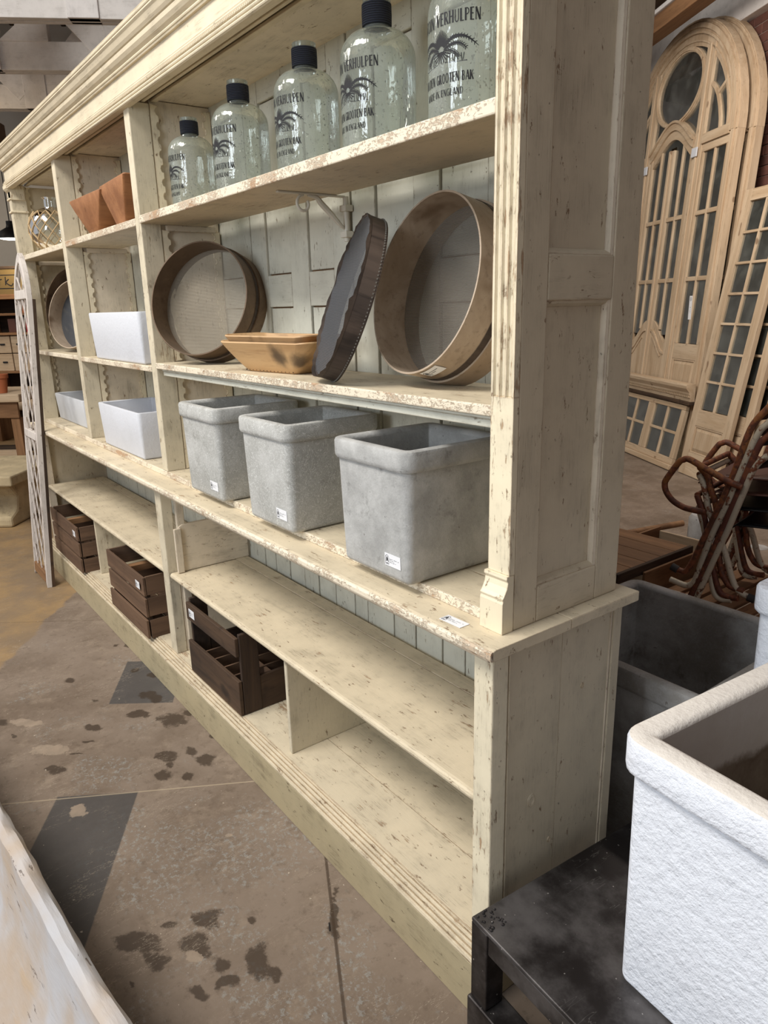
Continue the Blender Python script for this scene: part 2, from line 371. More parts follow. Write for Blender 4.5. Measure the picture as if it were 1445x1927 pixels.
STAINS = [(-0.691, -0.597, 0.039, 0.049, 0.032, -0.01), (-0.611, -0.584, 0.02, 0.026, 0.022, -0.008), (-0.59, -0.482, 0.026, 0.032, 0.034, -0.014), (-0.654, -0.417, 0.026, 0.033, 0.032, -0.014), (-0.505, -0.462, 0.016, 0.021, 0.02, -0.009), (-0.447, -0.375, 0.019, 0.023, 0.046, -0.024), (-0.394, -0.356, 0.012, 0.015, 0.019, -0.01), (-0.439, -0.471, 0.016, 0.02, 0.014, -0.007), (-0.581, -0.65, 0.006, 0.007, 0.01, -0.004), (-0.694, -0.508, 0.011, 0.014, 0.01, -0.004), (-0.583, -0.313, 0.01, 0.013, 0.011, -0.005), (-1.461, -0.236, 0.025, 0.03, 0.031, -0.012), (-1.43, -0.148, 0.015, 0.02, 0.023, -0.009), (-1.347, -0.122, 0.021, 0.027, 0.03, -0.013), (-1.356, -0.29, 0.018, 0.022, 0.029, -0.011), (-1.4, -0.25, 0.012, 0.015, 0.018, -0.006), (-1.287, -0.217, 0.012, 0.015, 0.02, -0.008), (-1.833, -0.395, 0.018, 0.023, 0.023, -0.006), (-2.295, -0.362, 0.017, 0.021, 0.018, -0.004), (-2.048, -0.324, 0.009, 0.011, 0.016, -0.004), (-1.682, -0.121, 0.037, 0.046, 0.046, -0.017), (-1.809, -0.215, 0.028, 0.034, 0.027, -0.009), (-2.111, -0.675, 0.017, 0.021, 0.032, -0.006), (-1.974, -0.653, 0.01, 0.012, 0.016, -0.003), (-1.694, -0.044, 0.012, 0.015, 0.022, -0.009), (-1.753, -0.437, 0.015, 0.018, 0.009, -0.002), (-1.689, -0.492, 0.015, 0.019, 0.008, -0.002), (-2.213, -0.101, 0.011, 0.014, 0.02, -0.007), (-1.946, -0.123, 0.022, 0.027, 0.026, -0.009), (-1.896, -0.112, 0.014, 0.017, 0.031, -0.012), (-2.481, -0.05, 0.012, 0.014, 0.021, -0.007), (-2.529, -0.086, 0.009, 0.01, 0.015, -0.005), (-1.635, -0.588, 0.021, 0.027, 0.02, -0.004), (-1.471, -0.035, 0.015, 0.017, 0.027, -0.012), (-0.457, -0.141, 0.005, 0.007, 0.084, -0.055), (-2.102, -0.043, 0.015, 0.018, 0.024, -0.009), (-1.953, -0.027, 0.012, 0.014, 0.026, -0.01), (-0.459, -0.53, 0.012, 0.015, 0.016, -0.007)]
def floormat():
    s = NT('old_concrete_floor'); co = s.coord(rnd=False)
    n = s.noise(co, 2.2, 6, 0.65); f = s.noise(co, 45, 6, 0.7); m2 = s.noise(co, 9, 6, 0.7)
    c = s.mix(s.ramp(n, 0.35, 0.68), srgb(136, 121, 107), srgb(112, 97, 83))
    c = s.mix(s.math('MULTIPLY', s.ramp(m2, 0.5, 0.72), 0.6), c, srgb(154, 138, 121))
    c = s.mix(s.math('MULTIPLY', s.ramp(s.noise(co, 28, 6, 0.75), 0.52, 0.66), 0.4), c, srgb(88, 74, 62))
    dist = s.vmath('ADD', co, s.vmath('SCALE', s.node('TexNoise', 1, None, Vector=co, Scale=7.0, Detail=5.0), 0))
    dist.node.inputs[1].links[0].from_node.inputs[3].default_value = 0.10
    def side(p, q, src=None):           # >0 on the left of p->q
        dx, dy = q[0]-p[0], q[1]-p[1]; L = math.hypot(dx, dy); nx, ny = -dy/L, dx/L
        d = s.vmath('DOT_PRODUCT', src or co, (nx, ny, 0), 1)
        return s.math('SUBTRACT', d, nx*p[0] + ny*p[1])
    def poly(ps, soft=0.003):
        v = None
        for i in range(len(ps)):
            d = side(ps[i], ps[(i+1) % len(ps)])
            v = d if v is None else s.math('MINIMUM', v, d)
        return s.ramp(v, -soft, soft)
    def line(p, q, wd, src=None):
        return s.ramp(s.math('ABSOLUTE', side(p, q, src)), wd, wd*0.4)
    # ochre painted zone
    och = s.ramp(s.math('ADD', side((-3.42, 0.0), (-2.54, -0.62), dist), -0.03), 0.012, -0.012)
    oc = s.mix(s.ramp(s.noise(co, 3, 6, 0.7), 0.3, 0.66), srgb(160, 130, 88), srgb(128, 108, 84))
    c = s.mix(s.math('MULTIPLY', och, 0.85), c, oc)
    # blue-grey worn paint flecks
    fa = s.n.new('ShaderNodeAttribute'); fa.attribute_name = 'fleck'
    bl = s.math('MULTIPLY', s.ramp(s.math('ADD', s.noise(co, 5, 5, 0.65), s.math('MULTIPLY', fa.outputs['Fac'], 0.35)), 0.54, 0.70), s.ramp(s.noise(co, 55, 6, 0.8), 0.52, 0.58))
    bl = s.math('MULTIPLY', bl, s.math('SUBTRACT', 1.0, och))
    c = s.mix(s.math('MULTIPLY', bl, 0.6), c, srgb(150, 151, 147))
    pal = s.n.new('ShaderNodeAttribute'); pal.attribute_name = 'pale'
    pv = s.ramp(s.math('ADD', pal.outputs['Fac'], s.math('MULTIPLY', s.math('SUBTRACT', s.noise(co, 50, 6, 0.75), 0.5), 0.9)), 0.42, 0.52)
    # charcoal painted bands
    pa = poly([(-1.466, -0.616), (-0.566, -1.156), (-0.417, -0.926), (-1.317, -0.386)])
    pb = poly([(-2.317, -0.097), (-1.978, -0.287), (-1.815, -0.068), (-2.15, 0.12)])
    pk = s.math('MAXIMUM', pa, pb)
    pk = s.math('MULTIPLY', pk, s.ramp(s.noise(co, 16, 6, 0.7), 0.74, 0.66))
    c = s.mix(s.math('MULTIPLY', pk, 0.88), c, s.mix(m2, srgb(62, 60, 60), srgb(80, 78, 77)))
    # oily stains (mask stored on the floor mesh)
    at = s.n.new('ShaderNodeAttribute'); at.attribute_name = 'stain'
    st = s.ramp(s.math('ADD', at.outputs['Fac'], s.math('MULTIPLY', s.math('SUBTRACT', s.noise(co, 34, 6, 0.75), 0.5), 1.1)), 0.30, 0.55)
    c = s.mix(s.math('MULTIPLY', st, 0.8), c, srgb(58, 46, 36))
    c = s.mix(s.math('MULTIPLY', pv, 0.8), c, s.mix(s.noise(co, 30), srgb(176, 156, 136), srgb(132, 120, 106)))
    # saw cuts and scratches
    c = s.mix(s.math('MULTIPLY', line((-0.662, -0.033), (-0.173, -0.289), 0.006), 0.8), c, srgb(64, 50, 38))
    c = s.mix(s.math('MULTIPLY', line((-1.55, -0.781), (-1.112, -0.04), 0.004), 0.55), c, srgb(186, 170, 144))
    c = s.mix(s.math('MULTIPLY', line((-3.224, -0.494), (-2.985, -0.168), 0.004), 0.5), c, srgb(84, 66, 48))
    sp = s.ramp(s.noise(co, 60, 3, 0.55), 0.715, 0.73)
    c = s.mix(s.math('MULTIPLY', sp, 0.7), c, srgb(196, 184, 168))
    scr = s.ramp(s.math('ABSOLUTE', s.math('SUBTRACT', s.noise(s.mapping(co, (1, 0.25, 1), (0, 0, 0.7)), 9, 6, 0.75), 0.5)), 0.007, 0.0)
    scr = s.math('MULTIPLY', scr, s.ramp(s.noise(co, 4, 3), 0.45, 0.6))
    c = s.mix(s.math('MULTIPLY', scr, 0.5), c, srgb(180, 166, 148))
    rough = s.math('SUBTRACT', 0.62, s.math('MULTIPLY', st, 0.12))
    return s.finish(s.bsdf(c, rough, s.bump(s.math('ADD', f, s.math('MULTIPLY', m2, 0.6)), 0.22, 0.003), spec=0.35))
M['floor'] = floormat()
def emit(name, col, k):
    s = NT(name); return s.finish(s.node('Emission', Color=col, Strength=k))
M['bulb'] = emit('lit_lamp', (1.0, 0.93, 0.8, 1), 9.0)

# ---------------------------------------------------------------- geometry helpers
WORLD = {}
def BM(): return bmesh.new()
def box(bm, x0, x1, y0, y1, z0, z1, mtx=None):
    vs = [bm.verts.new(p) for p in ((x0,y0,z0),(x1,y0,z0),(x1,y1,z0),(x0,y1,z0),(x0,y0,z1),(x1,y0,z1),(x1,y1,z1),(x0,y1,z1))]
    for f in ((0,3,2,1),(4,5,6,7),(0,1,5,4),(1,2,6,5),(2,3,7,6),(3,0,4,7)): bm.faces.new([vs[i] for i in f])
    if mtx is not None: bmesh.ops.transform(bm, matrix=mtx, verts=vs)
    return bm
def B(*a): return box(BM(), *a)
def prism(bm, prof, c0, c1, axis='x', n=1):
    """closed profile swept along an axis"""
    def P(t, p):
        return {'x': (t, p[0], p[1]), 'y': (p[0], t, p[1]), 'z': (p[0], p[1], t)}[axis]
    rings = [[bm.verts.new(P(c0+(c1-c0)*k/n, p)) for p in prof] for k in range(n+1)]
    L = len(prof)
    for k in range(n):
        for i in range(L):
            bm.faces.new((rings[k][i], rings[k][(i+1) % L], rings[k+1][(i+1) % L], rings[k+1][i]))
    bm.faces.new(rings[0][::-1]); bm.faces.new(rings[-1])
    return bm
def lathe(bm, prof, n=32, z=0):
    rings = []
    for r, h in prof:
        if r < 1e-5: rings.append([bm.verts.new((0, 0, h+z))])
        else: rings.append([bm.verts.new((r*math.cos(2*PI*i/n), r*math.sin(2*PI*i/n), h+z)) for i in range(n)])
    for a, b in zip(rings, rings[1:]):
        for i in range(n):
            j = (i+1) % n
            if len(a) == 1 and len(b) == 1: continue
            if len(a) == 1: bm.faces.new((a[0], b[j], b[i]))
            elif len(b) == 1: bm.faces.new((a[i], a[j], b[0]))
            else: bm.faces.new((a[i], a[j], b[j], b[i]))
    return bm
def smoothpts(pts, k=4):
    P = [Vector(p) for p in pts]; out = []
    for i in range(len(P)-1):
        p0 = P[max(i-1, 0)]; p1 = P[i]; p2 = P[i+1]; p3 = P[min(i+2, len(P)-1)]
        for j in range(k):
            t = j/k
            out.append(0.5*((2*p1) + (p2-p0)*t + (2*p0-5*p1+4*p2-p3)*t*t + (3*p1-p0-3*p2+p3)*t**3))
    out.append(P[-1]); return out
def tube(bm, pts, r, n=8, flat=None):
    P = [Vector(p) for p in pts]; rings = []
    up = None
    for i, p in enumerate(P):
        d = (P[min(i+1, len(P)-1)] - P[max(i-1, 0)]).normalized()
        if up is None:
            up = d.orthogonal().normalized() if flat is None else (Vector(flat) - d*d.dot(Vector(flat))).normalized()
        up = (up - d*d.dot(up)).normalized(); s = d.cross(up)
        rr = r[i] if hasattr(r, '__len__') else r
        ru, rs = (rr if not isinstance(rr, tuple) else rr[0]), (rr if not isinstance(rr, tuple) else rr[1])
        rings.append([bm.verts.new(p + up*math.cos(2*PI*k/n)*ru + s*math.sin(2*PI*k/n)*rs) for k in range(n)])
    for a, b in zip(rings, rings[1:]):
        for k in range(n): bm.faces.new((a[k], a[(k+1) % n], b[(k+1) % n], b[k]))
    bm.faces.new(rings[0][::-1]); bm.faces.new(rings[-1])
    return bm
def mesh_obj(name, bm, mat, smooth=False, bevel=0, seg=2):
    bmesh.ops.recalc_face_normals(bm, faces=bm.faces)
    me = bpy.data.meshes.new(name); bm.to_mesh(me); bm.free()
    if mat is not None: me.materials.append(mat if not isinstance(mat, str) else M[mat])
    if smooth:
        me.shade_smooth()
        me.set_sharp_from_angle(angle=math.radians(38))
    o = bpy.data.objects.new(name, me); COL.objects.link(o)
    if bevel:
        b = o.modifiers.new('bevel', 'BEVEL'); b.width = bevel; b.segments = seg; b.limit_method = 'ANGLE'; b.angle_limit = math.radians(35)
        b.harden_normals = False
    return o
def tag(o, label, cat, group=None, kind=None):
    if label: o['label'] = label
    if cat: o['category'] = cat
    if group: o['group'] = group
    if kind: o['kind'] = kind
    return o
def thing(name, label, cat, loc=(0, 0, 0), rotz=0.0, group=None, world=False, lean=0.0):
    o = bpy.data.objects.new(name, None); COL.objects.link(o); o.empty_display_size = 0.1
    o.location = loc; o.rotation_euler = (0, lean, rotz)
    tag(o, label, cat, group)
    if world: WORLD[o.name] = (Matrix.Translation(loc) @ Euler((0, lean, rotz)).to_matrix().to_4x4()).inverted()
    return o
def part(name, bm, mat, parent, bevel=0, smooth=False, seg=2, label=None, kind=None):
    o = mesh_obj(name, bm, mat, smooth, bevel, seg)
    o.parent = parent
    if parent.name in WORLD: o.matrix_parent_inverse = WORLD[parent.name]
    if label: o['label'] = label
    if kind: o['kind'] = kind
    return o
def dup(root, loc=None, rotz=None, label=None, group=None):
    def cp(o, par):
        c = o.copy(); COL.objects.link(c)
        if par is not None: c.parent = par
        for ch in [q for q in bpy.data.objects if q.parent == o]: cp(ch, c)
        return c
    r = cp(root, None)
    if loc is not None: r.location = loc
    if rotz is not None: r.rotation_euler = (r.rotation_euler[0], r.rotation_euler[1], rotz)
    if label: r['label'] = label
    if group: r['group'] = group
    return r
def structure(name, bm, mat, **k):
    o = mesh_obj(name, bm, mat, **k); o['kind'] = 'structure'; return o

TH = math.radians(30)                      # the building stands turned against the cabinet
AD = Vector((-math.cos(TH), math.sin(TH), 0)); ND = Vector((math.sin(TH), math.cos(TH), 0))
ROT = math.radians(60)
def bl(b, a, z=0.0): return Vector((CAM.x, CAM.y, 0)) + AD*a + ND*b + Vector((0, 0, z))
ROT40 = math.radians(50)
AD4 = Vector((-math.cos(math.radians(40)), math.sin(math.radians(40)), 0)); ND4 = Vector((math.sin(math.radians(40)), math.cos(math.radians(40)), 0))
def bl4(b, a, z=0.0): return Vector((CAM.x, CAM.y, 0)) + AD4*a + ND4*b + Vector((0, 0, z))

# ---------------------------------------------------------------- floor
def build_floor():
    def axisvals(lo, fa, fb, hi, fine):
        v = [lo]; x = lo
        while x < fa - 1.0: x += 1.0; v.append(min(x, fa))
        if v[-1] < fa: v.append(fa)
        n = int(round((fb-fa)/fine)); v += [fa + (fb-fa)*(i+1)/n for i in range(n)]
        x = fb
        while x < hi - 1.0: x += 1.0; v.append(x)
        v.append(hi); return v
    xs = axisvals(-17, -3.6, 0.05, 7, 0.011); ys = axisvals(-9, -0.85, 0.0, 12, 0.011)
    nx, ny = len(xs), len(ys)
    verts = [(x, y, 0.0) for y in ys for x in xs]
    faces = [(j*nx+i, j*nx+i+1, (j+1)*nx+i+1, (j+1)*nx+i) for j in range(ny-1) for i in range(nx-1)]
    me = bpy.data.meshes.new('floor'); me.from_pydata(verts, [], faces)
    from mathutils import noise as mn
    def fill(name, blobs, soft, warp, floor_=0.0):
        at = me.attributes.new(name, 'FLOAT', 'POINT'); vals = [0.0]*len(verts); inv = []
        for cx, cy, ax, ay, bx, by in blobs:
            D = ax*by - ay*bx
            inv.append((cx, cy, by/D, -bx/D, -ay/D, ax/D, abs(ax)+abs(bx)+0.02, abs(ay)+abs(by)+0.02))
        for k, (x, y, z) in enumerate(verts):
            if -3.6 <= x <= 0.06 and -0.9 <= y <= 0.01:
                wv = mn.noise_vector((x*14, y*14, 1.3)); w2 = mn.noise_vector((x*36, y*36, 5.1))
                x2 = x + warp*(wv.x + 0.5*w2.x); y2 = y + warp*(wv.y + 0.5*w2.y); best = 0.0
                for cx, cy, a, b, c, d, ex, ey in inv:
                    dx = x2-cx; dy = y2-cy
                    if abs(dx) > 1.8*ex or abs(dy) > 1.8*ey: continue
                    u = a*dx + b*dy; v = c*dx + d*dy
                    t = 1.0 - soft*math.sqrt(u*u+v*v)
                    if t > best: best = t
                vals[k] = best
        at.data.foreach_set('value', vals)
    fill('stain', STAINS, 0.55, 0.022)
    fill('pale', [(-1.777, -0.567, 0.06, 0.07, 0.035, -0.012), (-0.922, -0.236, 0.012, 0.016, 0.010, -0.006), (-1.345, -0.574, 0.02, 0.026, 0.032, -0.014), (-2.05, -0.60, 0.05, 0.06, 0.03, -0.01), (-0.56, -0.50, 0.015, 0.018, 0.018, -0.008)], 0.6, 0.012)
    fill('fleck', [(-1.02, -0.47, 0.13, 0.13, 0.16, -0.08), (-0.87, -0.09, 0.10, 0.12, 0.14, -0.08), (-0.80, -0.27, 0.08, 0.08, 0.08, -0.04), (-0.28, -0.22, 0.06, 0.08, 0.12, -0.08), (-1.5, -0.45, 0.08, 0.08, 0.08, -0.04), (-0.62, -0.38, 0.06, 0.06, 0.06, -0.03), (-0.36, -0.42, 0.06, 0.08, 0.06, -0.03)], 0.6, 0.03)
    me.materials.append(M['floor'])
    o = bpy.data.objects.new('floor', me); COL.objects.link(o); o['kind'] = 'structure'
    return o
floor = build_floor()

# ---------------------------------------------------------------- building: brick wall, back wall, roof
WB = 4.22
bm = BM(); box(bm, WB+0.012, WB+0.30, -4.0, 13.0, 0, 6.2)
wall_right = structure('wall_right', bm, 'brickwall'); wall_right.location = bl(0, 0, 0); wall_right.rotation_euler = (0, 0, ROT)
brick_me = None
bw, bh = 0.219, 0.079
for r in range(30):
    rn = 22 + r; z = (rn + 0.5)*0.085
    for c in range(24, 34):
        a = c*0.225 + (0.0 if rn % 2 == 0 else 0.1125)
        if brick_me is None:
            bmm = BM(); box(bmm, -0.008, 0.06, -bw/2, bw/2, -bh/2, bh/2); bmesh.ops.bevel(bmm, geom=bmm.edges[:], offset=0.004, segments=1, affect='EDGES')
            o = mesh_obj('brick', bmm, 'brick'); brick_me = o.data
        else:
            o = bpy.data.objects.new('brick', brick_me); COL.objects.link(o)
        o.parent = wall_right; o.location = (WB + 0.012 + random.uniform(-0.003, 0.003), a, z); o.rotation_euler = (random.uniform(-.008, .008), 0, random.uniform(-.012, .012))
bm = BM(); box(bm, -9.0, WB+0.3, 12.6, 12.8, 0, 6.2)
wall_back = structure('wall_back', bm, 'plaster'); wall_back.location = bl(0, 0, 0); wall_back.rotation_euler = (0, 0, ROT)
ceiling = structure('ceiling', B(-6.0, WB+0.3, 3.5, 12.8, 5.9, 6.0), 'deck'); ceiling.location = bl(0, 0, 0); ceiling.rotation_euler = (0, 0, ROT)
# joists under the deck
for k in range(14):
    part('joist', B(-6.0+k*0.72, -5.94+k*0.72, 3.5, 12.6, 5.68, 5.9), 'old_y', ceiling)
def trunk(name, label, bms, loc):
    t = thing(name, label, 'roof truss', loc, ROT)
    for nm, b_, mt in bms: part(nm, b_, mt, t, bevel=0.006)
    return t
def truss(a, label, flip=1):
    bms = []
    bms.append(('bottom_chord', B(-6.0, 3.1, 0, 0.07, 0.0, 0.26), 'white_beam_x'))
    bms.append(('bottom_chord', B(-6.0, 3.1, 0.085, 0.15, 0.0, 0.26), 'white_beam_x'))
    bms.append(('top_chord', B(-6.0, 3.1, 0, 0.15, 1.46, 1.66), 'white_beam_x'))
    for k in range(7):
        x = -5.5 + k*1.3
        bms.append(('post', B(x-0.13, x+0.13, -0.02, 0.13, 0.0, 1.5), 'white_beam_z'))
        s = 1 if (k + (flip > 0)) % 2 else -1
        L = math.hypot(1.0, 1.0)
        mt = Matrix.Translation((x + 0.65, 0.05, 0.78)) @ Matrix.Rotation(-s*math.radians(48), 4, 'Y')
        b_ = BM(); box(b_, -0.82, 0.82, -0.055, 0.055, -0.13, 0.13, mt); bms.append(('brace', b_, 'white_beam_x'))
        if k % 2 == 0:
            b_ = BM(); prism(b_, [(x+0.13, 0.255), (x+0.62, 0.255), (x+0.62, 0.48), (x+0.42, 0.48)], -0.01, 0.11, 'y'); bms.append(('gusset', b_, 'white_beam_x'))
    return trunk('roof_truss', label, bms, bl(0, a, 4.0))
truss(7.22, 'whitewashed timber roof truss nearest of the three above the cabinet cornice', 1)
truss(8.62, 'whitewashed timber roof truss, middle one of the three behind the cornice', -1)
truss(10.1, 'brownish timber roof truss, farthest and lowest in view of the three', 1)
def beamthing(name, label, bmx, mt, loc):
    o = mesh_obj(name, bmx, mt, bevel=0.006); o.location = loc; o.rotation_euler = (0, 0, ROT); return tag(o, label, 'beam')
beamthing('wall_beam', 'thick white painted timber beam along the top of the brick wall', B(WB-0.10, WB+0.02, 4.0, 12.5, 3.98, 4.32), 'white_beam_y', bl(0, 0, 0))
beamthing('roof_beam', 'brown timber purlin between cabinet edge and arched door top', B(3.55, 3.72, 4.0, 12.5, 4.03, 4.17), 'brown_y', bl(0, 0, 0))
beamthing('roof_beam', 'white edged strip running along the top of the brown purlin', B(3.53, 3.70, 4.0, 12.5, 4.172, 4.21), 'white_beam_y', bl(0, 0, 0))
clad = structure('trim_1', B(WB-0.02, WB+0.01, -4.0, 13.0, 4.325, 5.9), 'old_y'); clad.location = bl(0, 0, 0); clad.rotation_euler = (0, 0, ROT)
# boxed duct end seen at the left frame edge
t = thing('boxed_beam', 'white framed boxed beam end at left edge beside cornice', 'beam', bl(-2.95, 7.6, 3.16), ROT)
part('casing', B(-1.6, 0.0, 0, 1.4, 0.0, 0.42), 'crate_x', t, bevel=0.01)
part('trim_board', B(-1.6, 0.03, -0.03, 0.0, 0.33, 0.42), 'white_beam_x', t); part('trim_board', B(-1.6, 0.03, -0.03, 0.0, 0.0, 0.07), 'white_beam_x', t)

# ---------------------------------------------------------------- cabinet, lower unit
XL, XR = -4.05, 0.0
base = thing('counter_cabinet', 'long cream distressed open base cabinet with thick worn counter and plinth', 'cabinet', (-2.02, 0.2, 0), world=True)
def CP(name, bmx, mat, bevel=0.003, **k): return part(name, bmx, mat, base, bevel=bevel, **k)
CP('plinth', B(XL, XR, -0.044, -0.02, 0.0, 0.146), 'plinth_x')
prof = [(-0.044, 0.146), (-0.044, 0.150)]
for k in range(4):
    y0 = -0.043 + k*0.0095; z0 = 0.151 + k*0.0068
    for j in range(5):
        an = PI*(0.95 - 0.85*j/4); prof.append((y0 + 0.0048 + 0.0048*math.cos(an), z0 + 0.0055*math.sin(an)))
prof += [(-0.003, 0.180), (0.0, 0.180), (0.0, 0.146)]
CP('plinth_moulding', prism(BM(), prof, XL, XR, 'x'), 'shelf_x', bevel=0)
for y0, y1 in ((0.0005, 0.16), (0.162, 0.385)):
    CP('bottom_board', B(XL+0.02, XR-0.02, y0, y1, 0.155, 0.18), 'shelf_x', bevel=0.0015)
CP('plinth_end', B(-0.02, 0.0, -0.02, 0.43, 0.0, 0.155), 'plinth_y')
# front stiles
CP('front_stile', B(-0.057, -0.001, 0.0, 0.046, 0.18, 0.906), 'foot_z', label='worn near stile with chipped paint')
CP('front_stile', B(-1.948, -1.883, 0.0, 0.046, 0.18, 0.906), 'rough_z')
CP('front_stile', B(-4.05, -3.99, 0.0, 0.046, 0.18, 0.906), 'cream_z')
CP('inner_stile', B(-1.882, -1.862, 0.052, 0.085, 0.18, 0.906), 'cream_z')
# right side
for x0, x1 in ((0.050, 0.222), (0.2225, 0.398)):
    CP('side_board', B(-0.022, -0.006, x0, x1, 0.155, 0.925), 'side_z', bevel=0.001)
for ky, kz, kr in ((0.137, 0.503, 0.013), (0.30, 0.74, 0.006), (0.205, 0.36, 0.006)):
    kb = lathe(BM(), [(0, 0.0006), (kr*0.55, 0.0002), (kr*0.7, 0.0016), (kr*0.85, 0.0004), (kr, 0.0012), (kr*1.1, 0.0)], 18)
    bmesh.ops.transform(kb, matrix=Matrix.Translation((-0.0059, ky, kz)) @ Matrix.Rotation(PI/2, 4, 'Y') @ Matrix.Diagonal((1.25, 1, 1, 1)), verts=kb.verts); CP('knot', kb, 'side_z', bevel=0, smooth=True)
CP('bead', B(-0.02, -0.001, 0.0485, 0.0535, 0.155, 0.925), 'side_z', bevel=0.002)
CP('rear_stile', B(-0.05, 0.0, 0.4, 0.432, 0.0, 0.925), 'side_z')
CP('bead', B(-0.02, -0.003, 0.394, 0.3985, 0.155, 0.925), 'cream_z', bevel=0.0015)
CP('side_board', B(-4.05, -4.03, 0.047, 0.432, 0.0, 0.925), 'side_z')
# shelves of the lower unit
def rounded_shelf(x0, x1, y0, y1, z0, z1, mt):
    r = (z1-z0)/2
    pr = [(y0 + r - r*math.sin(PI*j/6), z0 + r - r*math.cos(PI*j/6)) for j in range(7)] + [(y1, z1), (y1, z0)]
    return CP('shelf', prism(BM(), pr, x0, x1, 'x'), mt, bevel=0)
for x0, x1 in ((-1.878, -0.058), (-3.99, -1.949)):
    rounded_shelf(x0, x1, 0.004, 0.295, 0.527, 0.551, 'shelf_x')
    CP('shelf_back_strip', B(x0, x1, 0.297, 0.355, 0.529, 0.553), 'shelf_x', bevel=0.002)
CP('partition', B(-0.95, -0.932, 0.02, 0.36, 0.18, 0.527), 'rough_z')
CP('partition', B(-3.14, -3.122, 0.04, 0.36, 0.18, 0.527), 'rough_z')
CP('partition', B(-1.905, -1.884, 0.047, 0.36, 0.18, 0.527), 'cream_z')
# low partition standing on the shelf, with a rounded front
pr = [(0.05, 0.553), (0.05, 0.735), (0.056, 0.75), (0.07, 0.757), (0.36, 0.757), (0.36, 0.553)]
CP('low_partition', prism(BM(), pr, -1.875, -1.857, 'x'), 'cream_y')
CP('partition_strip', B(-1.858, -1.845, 0.03, 0.06, 0.553, 0.745), 'cream_z')
# tongue and groove back
xs = [-0.06, -0.15, -0.27, -0.37, -0.479, -0.58, -0.707, -0.82, -0.97, -1.05, -1.174, -1.29, -1.396, -1.51, -1.629, -1.723, -1.895]
while xs[-1] > -3.95: xs.append(xs[-1] - random.choice((0.1, 0.13, 0.16)))
for a, b_ in zip(xs, xs[1:]):
    d = random.uniform(0, 0.003)
    CP('back_board', B(b_+0.0025, a-0.0025, 0.372+d, 0.385, 0.155, 0.92), 'back_z', bevel=0.002)
CP('back_sheet', B(XL+0.03, XR-0.03, 0.387, 0.392, 0.155, 0.92), 'old_z', bevel=0)
# counter
pr = []
for j in range(7): pr.append((-0.04 + 0.012 - 0.012*math.sin(PI*j/6), 0.926 + 0.0125 - 0.0125*math.cos(PI*j/6)))
pr += [(0.20, 0.951), (0.20, 0.926)]
CP('counter_board', prism(BM(), pr, XL-0.03, 0.033, 'x'), 'shelf_x', bevel=0.0015)
CP('counter_board', B(XL-0.03, 0.033, 0.2012, 0.445, 0.926, 0.951), 'shelf_x', bevel=0.003)
CP('counter_edging', prism(BM(), [(-0.041, 0.929), (-0.043, 0.934), (-0.043, 0.944), (-0.040, 0.949), (-0.036, 0.9495), (-0.036, 0.928)], XL-0.03, 0.033, 'x'), 'edge_x', bevel=0)
CP('counter_moulding', prism(BM(), [(0.0, 0.925), (-0.030, 0.925), (-0.030, 0.921), (-0.024, 0.917), (-0.018, 0.912), (-0.014, 0.906), (0.0, 0.906)], XL, 0.0, 'x'), 'cream_x', bevel=0)

# ---------------------------------------------------------------- cabinet, upper unit
up = thing('upper_shelf_unit', 'tall cream open upper shelf unit with fluted pilaster, scalloped strips and cornice', 'cabinet', (-2.02, 0.2, 0.951), world=True)
def UP(name, bmx, mat, bevel=0.003, **k): return part(name, bmx, mat, up, bevel=bevel, **k)
UP('base_board', B(XL, -0.072, 0.0545, 0.20, 0.951, 0.975), 'shelf_x')
UP('base_board_lip', B(XL, -0.072, 0.051, 0.056, 0.951, 0.9752), 'edge_x', label='chipped front edge of the base board')
UP('base_board', B(XL, -0.02, 0.201, 0.385, 0.951, 0.974), 'shelf_x')
ZT = 2.335
# near pilaster: body with three flutes above z=1.43
def flute_prof(x0, x1, y0, y1):
    w_ = x1-x0; P = [(x0, y1), (x0, y0)]
    for k in range(3):
        c = x0 + w_*(0.22 + 0.28*k)
        for j in range(5):
            a_ = PI*(1 - j/4); P.append((c + 0.0072*math.cos(a_), y0 + 0.0062*math.sin(a_)))
    P += [(x1, y0), (x1, y1)]
    return P
UP('pilaster', prism(BM(), flute_prof(-0.066, -0.006, 0.046, 0.062), 1.432, ZT, 'z'), 'foot_z', bevel=0, label='fluted near pilaster')
UP('pilaster_base', B(-0.066, -0.006, 0.046, 0.062, 1.075, 1.432), 'foot_z', bevel=0.001)
ft = [(0.060, 0.951), (0.028, 0.951), (0.028, 1.018), (0.030, 1.024), (0.028, 1.029), (0.034, 1.036), (0.041, 1.05), (0.043, 1.062), (0.039, 1.068), (0.040, 1.075), (0.060, 1.075)]
UP('pilaster_foot', prism(BM(), ft, -0.071, -0.0055, 'x'), 'foot_z', bevel=0.001, label='scrolled foot block of the pilaster')
